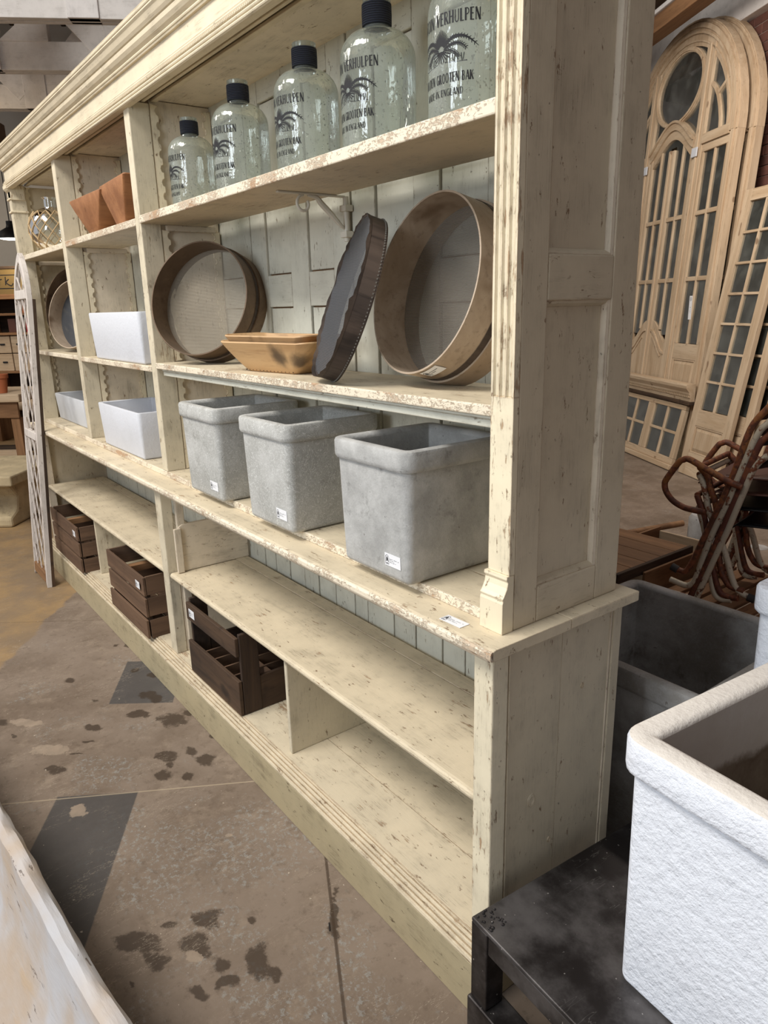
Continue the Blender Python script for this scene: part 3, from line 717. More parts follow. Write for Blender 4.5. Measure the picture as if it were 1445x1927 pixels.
# near side frame and its recessed panels
UP('side_stile', B(-0.030, -0.006, 0.062, 0.131, 0.951, ZT), 'side_z', bevel=0.003)
UP('side_stile', B(-0.030, -0.006, 0.326, 0.408, 0.951, ZT), 'side_z', bevel=0.003)
for z0, z1 in ((0.951, 1.032), (1.606, 1.690), (2.29, ZT)):
    UP('side_rail', B(-0.030, -0.006, 0.131, 0.326, z0, z1), 'side_y', bevel=0.003)
for z0, z1 in ((1.032, 1.606), (1.690, 2.29)):
    UP('side_panel', B(-0.030, -0.023, 0.131, 0.326, z0, z1), 'side_z', bevel=0)
    # moulding strips round the panel
    e = 0.012
    UP('panel_bead', prism(BM(), [(0.131, -0.023), (0.131, -0.008), (0.136, -0.010), (0.131+e, -0.023)], 0, 0, 'z') if False else
       prism(BM(), [(-0.023, 0.131), (-0.009, 0.131), (-0.012, 0.137), (-0.023, 0.131+e)], z0, z1, 'z'), 'side_z', bevel=0)
    UP('panel_bead', prism(BM(), [(-0.023, 0.326), (-0.008, 0.326), (-0.010, 0.318), (-0.023, 0.326-e)], z0, z1, 'z'), 'cream_z', bevel=0)  # lighter cream paints in the light on this front-facing bead
    UP('panel_bead', prism(BM(), [(-0.023, z0), (-0.009, z0), (-0.012, z0+0.006), (-0.023, z0+e)], 0.131, 0.326, 'y'), 'side_y', bevel=0)
    UP('panel_bead', prism(BM(), [(-0.023, z1), (-0.009, z1), (-0.012, z1-0.006), (-0.023, z1-e)], 0.131, 0.326, 'y'), 'side_y', bevel=0)
# inner lining of near side with its cleats
UP('side_lining', B(-0.066, -0.031, 0.062, 0.38, 0.975, ZT), 'cream_z')
# far side
UP('post', B(-4.05, -3.99, 0.046, 0.13, 0.951, ZT), 'rough_z')
UP('side_panel', B(-4.05, -4.03, 0.13, 0.408, 0.951, ZT), 'side_z')
cap = [(0.046, 2.255), (0.040, 2.258), (0.040, 2.266), (0.046, 2.270), (0.046, 2.300), (0.036, 2.308), (0.028, 2.318), (0.026, 2.335), (0.12, 2.335), (0.12, 2.255)]
UP('capital', prism(BM(), cap, -4.07, -3.975, 'x'), 'foot_z', bevel=0)
UP('capital_ring', B(-4.057, -3.983, 0.038, 0.135, 2.185, 2.197), 'foot_z', bevel=0.004)
# dividers
def scallop(x, y0, depth, z0, z1, direction=1):
    """strip with a scalloped free edge, a row of round notches"""
    P = [(y0, z0)]
    n = max(1, int((z1-z0)/0.043)); st = (z1-z0)/n
    for k in range(n):
        zc = z0 + (k+0.5)*st
        P.append((y0+direction*depth, zc - st*0.40))
        for j in range(5):
            an = -PI/2 + PI*j/4
            P.append((y0 + direction*(depth - 0.011*math.cos(an)), zc + st*0.30*math.sin(an)))
        P.append((y0+direction*depth, zc + st*0.40))
    P.append((y0, z1))
    return prism(BM(), P, x, x+0.013, 'x')
SH = {1: (-3.99, -3.04), 2: (-2.982, -1.962), 3: (-1.906, -0.067)}
ZU = {1: 1.945, 2: 1.947, 3: 1.950}; ZM = {1: 1.399, 2: 1.396, 3: 1.412}
for n_, (x0, x1, mt) in enumerate(((-3.04, -2.982, 'rough_z'), (-1.962, -1.906, 'rough_z'))):
    UP('divider_post', B(x0, x1, 0.053, 0.131, 0.975, ZT), mt, bevel=0.003)
    xp = (x0+x1)/2
    UP('divider_panel', B(x1-0.030, x1-0.013, 0.135, 0.372, 0.975, ZT+0.015), 'cream_z')
for xw, bay in ((-4.03, 1), (-2.995, 2), (-1.919, 3)):
    zu, zm = ZU[bay], ZM[bay]
    for z0, z1 in ((0.976, zm-0.024), (zm+0.001, zu-0.045), (zu+0.001, ZT)):
        UP('scalloped_strip', scallop(xw, 0.133, 0.030, z0, z1), 'foot_z', bevel=0)
        UP('scalloped_strip', scallop(xw, 0.368, 0.030, z0, z1, -1), 'foot_z', bevel=0)
    UP('cleat', B(xw, xw+0.02, 0.15, 0.35, zu-0.050, zu-0.0275), 'cream_y')
    UP('cleat', B(xw, xw+0.02, 0.15, 0.35, zm-0.050, zm-0.0245), 'cream_y')
# shelves
for bay, (x0, x1) in SH.items():
    zu, zm = ZU[bay], ZM[bay]
    fu = 0.050 if bay == 3 else 0.055
    UP('shelf', B(x0, x1, fu, 0.32, zu-0.027, zu), 'shelf_x', bevel=0.003)
    UP('shelf_lip', B(x0, x1, fu-0.003, fu+0.004, zu-0.027, zu+0.0005), 'edge_x', bevel=0.003, label='chipped front edge of the shelf')
    UP('shelf', B(x0, x1, 0.055, 0.335, zm-0.022, zm), 'shelf_x', bevel=0.003)
    UP('shelf_lip', B(x0, x1, 0.0505, 0.057, zm-0.022, zm+0.0004), 'edge_x', bevel=0.003, label='chipped front edge of the shelf')
UP('shelf_apron', prism(BM(), [(0.062, 1.39), (0.062, 1.383), (0.066, 1.380), (0.066, 1.365), (0.078, 1.365), (0.078, 1.39)], -1.87, -0.067, 'x'), 'back_x', bevel=0)
# back made of old doors: field boards, stiles, rails and recessed panels
UP('back_sheet', B(XL+0.02, -0.031, 0.386, 0.40, 0.951, ZT+0.03), 'brown_z', bevel=0)
def door_back(xs):
    """one old door: stile, panel, mullion, panel, stile between the six x positions"""
    for a, b_ in ((xs[0], xs[1]), (xs[2], xs[3]), (xs[4], xs[5])):
        UP('door_stile', B(a+0.001, b_-0.001, 0.370, 0.386, 0.955, 2.36), 'back_z', bevel=0.002)
    for a, b_ in ((xs[1], xs[2]), (xs[3], xs[4])):
        for z0, z1 in ((1.02, 1.14), (1.611, 1.721), (2.285, 2.36)):
            UP('door_rail', B(a, b_, 0.3703, 0.386, z0, z1), 'back_x', bevel=0.002)
        for z0, z1 in ((1.14, 1.611), (1.721, 2.285)):
            UP('door_panel', B(a+0.0045, b_-0.0045, 0.376, 0.386, z0+0.0045, z1-0.0045), 'back_z', bevel=0.0015)
for xs_ in ((-0.305, -0.205, -0.195, -0.15, -0.06, -0.031), (-0.982, -0.865, -0.69, -0.584, -0.408, -0.308), (-1.645, -1.532, -1.363, -1.243, -1.092, -0.99), (-2.31, -2.20, -2.04, -1.93, -1.735, -1.648),
            (-2.98, -2.87, -2.70, -2.59, -2.42, -2.315), (-3.60, -3.50, -3.34, -3.24, -3.08, -2.985), (-4.03, -3.97, -3.87, -3.80, -3.70, -3.605)): door_back(xs_)
# ceiling, soffit and cornice
UP('top_board', B(XL, 0.0, 0.16, 0.408, 2.352, 2.372), 'cream_x')
UP('soffit', B(XL, 0.0, 0.048, 0.078, 2.334, 2.344), 'cornice_x', bevel=0.002)
UP('soffit', B(XL, 0.0, 0.104, 0.117, 2.337, 2.347), 'cornice_x', bevel=0.002)
UP('soffit', B(XL, 0.0, 0.141, 0.163, 2.342, 2.352), 'cornice_x', bevel=0.002)
UP('soffit_backing', B(XL, 0.0, 0.05, 0.17, 2.374, 2.380), 'old_x', bevel=0)
def reed(y, z, r): return [(y - r*math.sin(PI*j/4), z + r - r*math.cos(PI*j/4)) for j in range(5)]
pr = [(0.06, 2.312)] + [(0.036, 2.312)] + reed(0.034, 2.313, 0.0045) + reed(0.034, 2.323, 0.005) + [(0.036, 2.334), (0.030, 2.336), (0.030, 2.342)] + reed(0.036, 2.343, 0.005) + reed(0.040, 2.354, 0.004) + [(0.045, 2.363),
      (0.045, 2.417), (0.036, 2.417), (0.034, 2.421)] + reed(0.035, 2.422, 0.005) + [(0.033, 2.433), (0.024, 2.440), (0.017, 2.450), (0.015, 2.462), (0.018, 2.464), (0.012, 2.466), (0.006, 2.474), (0.0, 2.488), (-0.006, 2.494), (-0.006, 2.498)] + reed(-0.004, 2.499, 0.005) + [(-0.006, 2.515), (0.12, 2.515), (0.12, 2.362), (0.06, 2.362)]
UP('cornice', prism(BM(), pr, XL-0.02, 0.015, 'x'), 'cornice_x', bevel=0)
# beaded row along the lower cornice moulding
bm = BM(); n = 420
for k in range(n):
    x = XL + 0.005 + k*(4.05/n)
    box(bm, x, x+0.0055, 0.0285, 0.033, 2.3365, 2.3415)
part('bead_row', bm, 'cornice_x', up, kind='stuff')
UP('cornice_cover', B(XL, 0.0, 0.10, 0.42, 2.50, 2.515), 'cream_x')

# iron shelf bracket on the back, with its pipe
t = thing('iron_bracket', 'white painted scroll iron bracket under the top shelf by a pipe', 'bracket', (-0.985, 0.352, 1.83), world=True)
part('pipe', tube(BM(), [(-0.985, 0.352, 1.795), (-0.985, 0.352, 1.921)], 0.009, 10), 'iron', t, smooth=True)
for z in (1.815, 1.888): part('collar', B(-1.0, -0.968, 0.338, 0.366, z-0.009, z+0.009), 'iron', t, bevel=0.002)
part('arm', tube(BM(), smoothpts([(-0.985, 0.343, 1.832), (-0.985, 0.325, 1.845), (-0.985, 0.295, 1.872), (-0.985, 0.265, 1.897), (-0.985, 0.25, 1.912), (-0.985, 0.22, 1.917)]), [0.004+0.005*math.sin(PI*k/20) for k in range(21)], 8), 'iron', t, smooth=True)
part('strap', B(-0.992, -0.978, 0.12, 0.345, 1.9175, 1.9225), 'iron', t, bevel=0.001)
sc = [(-0.985, 0.205 - (0.024-0.0006*k)*math.sin(PI*1.7*k/14), 1.893 + (0.024-0.0006*k)*math.cos(PI*1.7*k/14)) for k in range(15)]
part('scroll', tube(BM(), sc, 0.0045, 8), 'iron', t, smooth=True)

# ---------------------------------------------------------------- lettering
def E_(cx, cy, rx, ry, a0, a1, n=8):
    return [(cx + rx*math.cos(a0+(a1-a0)*i/n), cy + ry*math.sin(a0+(a1-a0)*i/n)) for i in range(n+1)]
TK, TN = 0.165, 0.085
R2 = PI/180
GL = {  # width, list of (polyline, stroke width)
 'A': (0.62, [([(0.02,0),(0.31,1)],TN), ([(0.31,1),(0.58,0)],TK), ([(0.14,0.34),(0.46,0.34)],TN)]),
 'N': (0.64, [([(0.07,0),(0.07,1)],TN), ([(0.07,1),(0.57,0)],TK), ([(0.57,0),(0.57,1)],TN)]),
 'T': (0.56, [([(0.0,0.97),(0.56,0.97)],TN), ([(0.28,0),(0.28,1)],TK)]),
 'O': (0.64, [(E_(0.32,0.5,0.26,0.48,0,2*PI,18),0.10)]),
 'I': (0.26, [([(0.13,0),(0.13,1)],TK)]),
 'V': (0.60, [([(0.03,1),(0.30,0)],TK), ([(0.30,0),(0.57,1)],TN)]),
 'E': (0.50, [([(0.09,0),(0.09,1)],TK), ([(0.05,0.97),(0.46,0.97)],TN), ([(0.05,0.52),(0.40,0.52)],TN), ([(0.05,0.03),(0.47,0.03)],TN)]),
 'R': (0.58, [([(0.09,0),(0.09,1)],TK), ([(0.09,0.97),(0.26,0.97)]+E_(0.26,0.74,0.20,0.23,PI/2,-PI/2,6)+[(0.09,0.51)],0.08), ([(0.26,0.5),(0.54,0)],TK)]),
 'H': (0.64, [([(0.10,0),(0.10,1)],TK), ([(0.54,0),(0.54,1)],TK), ([(0.1,0.52),(0.54,0.52)],TN)]),
 'U': (0.60, [([(0.09,1),(0.09,0.3)]+E_(0.30,0.26,0.21,0.25,PI,2*PI,8)+[(0.51,1)],0.09)]),
 'L': (0.48, [([(0.10,0),(0.10,1)],TK), ([(0.05,0.03),(0.46,0.03)],TN)]),
 'P': (0.52, [([(0.09,0),(0.09,1)],TK), ([(0.09,0.97),(0.24,0.97)]+E_(0.24,0.73,0.22,0.24,PI/2,-PI/2,6)+[(0.09,0.49)],0.08)]),
 'G': (0.62, [(E_(0.32,0.5,0.26,0.48,50*R2,350*R2,14),0.10), ([(0.56,0.05),(0.56,0.45)],TK), ([(0.40,0.46),(0.60,0.46)],TN)]),
 'B': (0.54, [([(0.09,0),(0.09,1)],TK), ([(0.09,0.97),(0.24,0.97)]+E_(0.24,0.75,0.19,0.22,PI/2,-PI/2,6)+[(0.09,0.52)],0.08), ([(0.09,0.52),(0.26,0.52)]+E_(0.26,0.27,0.22,0.25,PI/2,-PI/2,6)+[(0.09,0.03)],0.08)]),
 'K': (0.60, [([(0.09,0),(0.09,1)],TK), ([(0.10,0.40),(0.54,1)],TN), ([(0.24,0.58),(0.58,0)],TK)]),
 'M': (0.76, [([(0.07,0),(0.10,1)],TN), ([(0.10,1),(0.38,0)],TK), ([(0.38,0),(0.66,1)],TN), ([(0.66,1),(0.69,0)],TK)]),
 'D': (0.60, [([(0.09,0),(0.09,1)],TK), ([(0.05,0.97),(0.22,0.97)]+E_(0.22,0.5,0.32,0.47,PI/2,-PI/2,10)+[(0.05,0.03)],0.085)]),
}
def stroke(bm, pl, wd, f, steps=1):
    P = []
    for a, b in zip(pl, pl[1:]):
        for k in range(steps): P.append((a[0]+(b[0]-a[0])*k/steps, a[1]+(b[1]-a[1])*k/steps))
    P.append(pl[-1]); L = []; n = len(P)
    for i, p in enumerate(P):
        a = P[max(i-1, 0)]; b = P[min(i+1, n-1)]; dx, dy = b[0]-a[0], b[1]-a[1]; l = math.hypot(dx, dy) or 1
        h = (wd(i/(n-1)) if callable(wd) else wd)/2
        nx, ny = -dy/l*h, dx/l*h
        L.append((bm.verts.new(f(p[0]+nx, p[1]+ny)), bm.verts.new(f(p[0]-nx, p[1]-ny))))
    for a, b in zip(L, L[1:]):
        try: bm.faces.new((a[0], a[1], b[1], b[0]))
        except ValueError: pass
def lettering(bm, text, x, y, h, f, condense=0.8, gap=0.12):
    for ch in text:
        if ch == ' ': x += 0.42*h*condense; continue
        wd, sts = GL[ch]
        for pl, t in sts:
            stroke(bm, [(x + px*h*condense, y + py*h) for px, py in pl], t*h, f, 2)
            # small serifs on straight stems
            if len(pl) == 2 and t == TK and abs(pl[0][0]-pl[1][0]) < 0.3:
                for px, py in pl:
                    if 0.01 < py < 0.99: continue
                    yy = y + (0.022 if py < 0.5 else 0.978)*h
                    stroke(bm, [(x + (px-0.13)*h*condense, yy), (x + (px+0.13)*h*condense, yy)], 0.04*h, f)
        x += (wd + gap)*h*condense
    return x
def textwidth(text, h, condense=0.8, gap=0.12):
    return sum(0.42 if c == ' ' else GL[c][0]+gap for c in text)*h*condense
def emblem(bm, f, s):
    """sheaf: tuft of rays with drooping toothed leaves"""
    for k in range(15):
        a = math.radians(35 + 110*k/14); r0 = 0.10; r1 = 0.52 - 0.16*abs(k-7)/7
        stroke(bm, [(s*r0*math.cos(a), s*(0.05+r0*math.sin(a))), (s*r1*0.6*math.cos(a+0.05), s*(0.05+r1*0.6*math.sin(a))), (s*r1*math.cos(a)*0.9, s*(0.05+r1*math.sin(a)))], lambda t: s*(0.02+0.05*(1-t)), f)
    def leaf(pts, wd):
        P = [(p.x, p.y) for p in smoothpts([(a, b, 0) for a, b in pts], 5)]
        stroke(bm, [(s*a, s*b) for a, b in P], lambda t: s*wd*(0.35+1.3*t*(1-t)*2)*(1-t*0.75), f)
        for i in range(1, len(P)-2, 1):
            a = P[i]; d = (P[i+1][0]-P[i-1][0], P[i+1][1]-P[i-1][1]); l = math.hypot(*d) or 1
            nx, ny = -d[1]/l, d[0]/l
            for sg in (1, -1):
                stroke(bm, [(s*a[0], s*a[1]), (s*(a[0]+(nx*sg*0.065+d[0]/l*0.05)), s*(a[1]+(ny*sg*0.065+d[1]/l*0.05)))], s*0.022, f)
    for q in (1, -1):
        leaf([(0.10*q, 0.10), (0.40*q, 0.30), (0.80*q, 0.28), (1.18*q, 0.02)], 0.13)
        leaf([(0.10*q, 0.04), (0.40*q, 0.14), (0.65*q, 0.12), (0.86*q, -0.04)], 0.10)
        leaf([(0.06*q, 0.0), (0.30*q, 0.0), (0.5*q, -0.10), (0.62*q, -0.25)], 0.05)
        for k in range(7):
            x = q*(0.22+0.09*k); stroke(bm, [(s*x, s*-0.12), (s*(x+0.03*(k % 3-1)), s*(-0.30-0.03*(k % 2)))], s*0.025, f)
        stroke(bm, [(s*q*0.15, s*-0.30), (s*q*0.85, s*-0.33)], s*0.03, f)
    for k in range(9):
        a = math.radians(200+140*k/8); stroke(bm, [(0, 0), (s*0.36*math.cos(a), s*0.30*math.sin(a))], s*0.035, f)

# ---------------------------------------------------------------- glass bottles on the top shelf
RB = 0.088
def bottle(label, loc, az, sc=1.0):
    t = thing('glass_bottle', label, 'bottle', loc, az, 'printed glass bottles on the top shelf')
    t.scale = (sc, sc, sc)
    prof = [(0, 0.004), (RB*0.8, 0.0), (RB*0.95, 0.006), (RB, 0.018), (RB, 0.205)]
    for k in range(1, 9):
        a = PI/2*k/8; prof.append((0.031 + (RB-0.031)*math.cos(a), 0.205 + 0.060*math.sin(a)))
    prof += [(0.030, 0.270), (0.029, 0.318), (0.032, 0.321), (0.032, 0.330), (0.027, 0.331), (0.025, 0.318)]
    part('body', lathe(BM(), prof, 40), 'bottle', t, smooth=True)
    part('neck_wrap', lathe(BM(), [(0.0295, 0.273), (0.034, 0.274), (0.0345, 0.296), (0.034, 0.3175), (0.0295, 0.318)], 32), 'wrap', t, smooth=True, label='dark cord wrapped round the neck')
    rr = RB + 0.0006
    f = lambda x, y: (rr*math.cos(-PI/2 + x/rr), rr*math.sin(-PI/2 + x/rr), y)
    bm = BM()
    for tx, y, h, cn in (('ANTOIN VERHULPEN', 0.172, 0.021, 0.74), ('VAN DEN GROOTEN BAK', 0.073, 0.0165, 0.66), ('MADE IN ENGLAND', 0.050, 0.0125, 0.80)):
        wd = textwidth(tx, h, cn); lettering(bm, tx, -wd/2, y, h, f, cn)
    emblem(bm, lambda x, y: f(x, y+0.128), 0.066)
    part('printed_label', bm, 'ink', t)
    return t
spots = [(-1.715, 0.195, -0.05, 'leftmost and smallest-looking of the five glass bottles, beside the scalloped strip'), (-1.325, 0.195, 0.04, 'second glass bottle from the left on the top shelf'),
         (-0.935, 0.20, 0.03, 'middle one of the five glass bottles on the top shelf'), (-0.608, 0.20, 0.02, 'fourth glass bottle from the left, tall beside the nearest one'), (-0.288, 0.20, 0.08, 'nearest glass bottle, cut by the top of the photo next to the pilaster')]
for i, (x, y, az, lb) in enumerate(spots):
    bottle(lb, (x, y, 1.951), az, (0.92, 1.0, 1.0, 1.02, 1.02)[i])

# ---------------------------------------------------------------- planters and troughs
def rrect(w, d, r, n=5):
    P = []
    for cx, cy, a0 in ((w/2-r, d/2-r, 0), (-w/2+r, d/2-r, PI/2), (-w/2+r, -d/2+r, PI), (w/2-r, -d/2+r, 1.5*PI)):
        for k in range(n+1): P.append((cx + r*math.cos(a0 + PI/2*k/n), cy + r*math.sin(a0 + PI/2*k/n)))
    return P
def loft(bm, loops, cap0=True, cap1=True):
    R = [[bm.verts.new(p) for p in L] for L in loops]; n = len(R[0])
    for a, b in zip(R, R[1:]):
        for i in range(n): bm.faces.new((a[i], a[(i+1) % n], b[(i+1) % n], b[i]))
    if cap0: bm.faces.new(R[0][::-1])
    if cap1: bm.faces.new(R[-1])
    return bm
def vessel(t, w, d, h, rc, taper, rim_h, rim_out, wall, m_out, m_rim, m_in, rb=0.012):
    """outer shell, rim and inside as separate meshes of one vessel (local origin at base centre)"""
    def L(o, z, ro=0.0): return [(x, y, z) for x, y in rrect(w+2*o, d+2*o, max(0.004, rc+o+ro))]
    tp = lambda z: -taper*(1 - z/h)
    o = []
    for k in range(4):
        a = PI/2*k/3; o.append(L(tp(0) - rb*(1-math.sin(a)), rb*(1-math.cos(a))))
    if rim_h:
        zr = h - rim_h
        o += [L(tp(zr*0.5), zr*0.5), L(tp(zr)-0.0, zr-0.004), L(-0.001, zr)]
        part('body', loft(BM(), o, True, False), m_out, t, smooth=True)
        rm = [L(-0.002, zr-0.002), L(rim_out*0.5, zr-0.002), L(rim_out*0.92, zr+0.004), L(rim_out, zr+0.010), L(rim_out, h-0.008), L(rim_out-0.003, h-0.002), L(rim_out-0.009, h),
              L(-wall+0.012, h), L(-wall+0.004, h-0.003), L(-wall, h-0.010), L(-wall, h-0.016)]
        if m_rim == 'stucco_rim':
            part('rim', loft(BM(), rm[:6], False, False), m_out, t, smooth=True); part('rim_top', loft(BM(), rm[5:], False, False), m_rim, t, smooth=True, label='stained rim top')
        else: part('rim', loft(BM(), rm, False, False), m_rim, t, smooth=True)
    else:
        o += [L(tp(h*0.5), h*0.5), L(0, h-0.006), L(-0.002, h-0.001), L(-0.006, h), L(-wall+0.004, h), L(-wall, h-0.004), L(-wall, h-0.012)]
        part('body', loft(BM(), o, True, False), m_out, t, smooth=True)
    inn = [L(-wall, h-0.012), L(-wall - taper*0.5, h*0.5), L(-wall - taper - 0.004, 0.05), L(-wall - taper - 0.03, 0.028)]
    part('inside', loft(BM(), inn, False, True), m_in, t, smooth=True)
def price_label(t, o, ux, uz, w_, h_, name='price_label'):
    """white card with a small arched emblem and lines of small print"""
    o = Vector(o); ux = Vector(ux).normalized(); uz = Vector(uz).normalized(); n = ux.cross(uz)
    f = lambda x, y, k=0.0: o + ux*x + uz*y + n*k
    bm = BM()
    for k in (0.0, 0.0006):
        pass
    lo = [f(0, 0), f(w_, 0), f(w_, h_), f(0, h_)]; hi = [p + n*0.0007 for p in lo]
    loft(bm, [lo, hi]); c = part(name, bm, 'paper', t)
    bm = BM(); g = lambda x, y: f(x, y, 0.001)
    s = h_
    arch = [(0.10*s, 0.12*s), (0.10*s, 0.62*s)] + E_(0.30*s, 0.62*s, 0.20*s, 0.24*s, PI, 0, 8) + [(0.50*s, 0.12*s), (0.10*s, 0.12*s)]
    stroke(bm, arch, 0.035*s, g)
    for a, b in (((0.30, 0.74), (0.21, 0.50)), ((0.30, 0.74), (0.39, 0.50)), ((0.30, 0.56), (0.17, 0.34)), ((0.30, 0.56), (0.43, 0.34)), ((0.30, 0.72), (0.30, 0.36))):
        stroke(bm, [(a[0]*s, a[1]*s), (b[0]*s, b[1]*s)], 0.055*s, g)
    stroke(bm, [(0.18*s, 0.20*s), (0.42*s, 0.20*s)], 0.06*s, g)
    for y, e in ((0.60, 0.92), (0.47, 0.45), (0.34, 0.62)):
        x0 = 0.62*s; x1 = x0 + (w_-0.7*s)*e; n_ = 9
        for k in range(n_):
            if k % 4 == 3: continue
            stroke(bm, [(x0+(x1-x0)*k/n_, y*s), (x0+(x1-x0)*(k+0.8)/n_, y*s)], 0.035*s, g)
    part('label_print', bm, 'ink', c)
def planter(label, loc, rz, w, d, h, mt, lab=True, group=None):
    t = thing('concrete_planter', label, 'planter', loc, rz, group)
    vessel(t, w, d, h, 0.026, 0.010, 0.047, 0.009, 0.024, mt, mt, mt, 0.014)
    if lab: price_label(t, (w/2-0.098, -d/2+0.0085, 0.034), (1, 0, 0), (0, -0.03, 1), 0.060, 0.031)
    return t
GP = 'square concrete planters on the counter'
planter('nearest grey concrete planter on the counter, plain mottled surface, beside the pilaster', (-0.418, 0.158, 0.9755), 0.0, 0.288, 0.315, 0.321, 'concrete', group=GP)
planter('middle grey concrete planter of three on the counter, streaked with white swirls', (-0.950, 0.158, 0.9755), 0.0, 0.290, 0.315, 0.320, 'concrete_swirl', group=GP)
planter('farthest grey concrete planter of three, next to the divider and white trough', (-1.425, 0.158, 0.9755), 0.0, 0.300, 0.315, 0.320, 'concrete_swirl', group=GP)
def trough(label, loc, rz, w, d, h, mt, group='white troughs on the shelves', rc=0.02):
    t = thing('glazed_trough', label, 'trough', loc, rz, group)
    vessel(t, w, d, h, rc, 0.012, 0, 0, 0.014, mt, mt, mt, 0.010); return t
trough('white glazed rectangular trough standing on the counter base board, left of concrete planters', (-2.49, 0.192, 0.9755), 0.0, 0.585, 0.285, 0.209, 'enamel')
trough('white rectangular trough on the middle shelf under the wooden scoops, chipped rim corner', (-2.41, 0.195, 1.3965), 0.0, 0.69, 0.285, 0.212, 'enamel')
trough('low greyish white trough in the far left bay on the counter', (-3.64, 0.225, 0.9755), 0.0, 0.62, 0.22, 0.160, 'enamel_grey')
# near white stucco planter on the steel table, dark planter behind, further white planter
r5 = math.radians(-5.0)
t = thing('stucco_planter', 'large white stucco planter with heavy rim on the black steel table', 'planter', Vector((0.302, 0.028, 0.3455)) + Matrix.Rotation(r5, 3, 'Z') @ Vector((0.31, 0.30, 0)), r5)
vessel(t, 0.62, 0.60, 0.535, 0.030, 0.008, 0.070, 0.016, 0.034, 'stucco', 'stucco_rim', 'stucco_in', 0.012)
t = thing('concrete_planter', 'wide dark stained concrete planter on the floor behind the cabinet end', 'planter', (-0.155, 0.88, 0.0), 0.0)
vessel(t, 0.59, 0.58, 0.655, 0.03, 0.02, 0.06, 0.010, 0.030, 'concrete_dark', 'concrete_dark', 'concrete_dark', 0.012)
t = thing('stucco_planter', 'tall white planter at right frame edge behind the large white planter', 'planter', (0.375, 0.865, 0.0), 0.0)
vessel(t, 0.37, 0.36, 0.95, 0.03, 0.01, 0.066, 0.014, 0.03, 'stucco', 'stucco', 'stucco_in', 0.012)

# steel table
t = thing('steel_table', 'low black blackened-steel table with welded frame under the white planter', 'table', (0.034, -0.088, 0.0), math.radians(-4))
part('top_plate', B(0, 1.05, 0, 0.545, 0.335, 0.345), 'steel', t, bevel=0.003)
for x in (0.0, 1.0):
    for y in (0.0, 0.495): part('leg', B(x, x+0.05, y, y+0.05, 0.13, 0.335), 'steel', t, bevel=0.003)
part('apron', B(0.051, 0.999, 0.002, 0.05, 0.285, 0.3345), 'steel', t, bevel=0.003); part('apron', B(0.051, 0.999, 0.495, 0.543, 0.285, 0.3345), 'steel', t, bevel=0.003)
part('apron', B(0.002, 0.048, 0.051, 0.494, 0.285, 0.3345), 'steel', t, bevel=0.003)
part('skid', B(-0.006, 1.06, -0.006, 0.06, 0.0, 0.129), 'steel', t, bevel=0.004); part('skid', B(-0.006, 1.06, 0.49, 0.55, 0.0, 0.129), 'steel', t, bevel=0.004)
bm = BM()
for k in range(26):
    x = 0.004 + 0.05*random.random(); y = 0.004 + 0.05*random.random()
    bmesh.ops.create_icosphere(bm, subdivisions=1, radius=random.uniform(0.002, 0.005), matrix=Matrix.Translation((x, y, 0.345)))
part('weld_bead', bm, 'steel', t, smooth=True, kind='stuff')

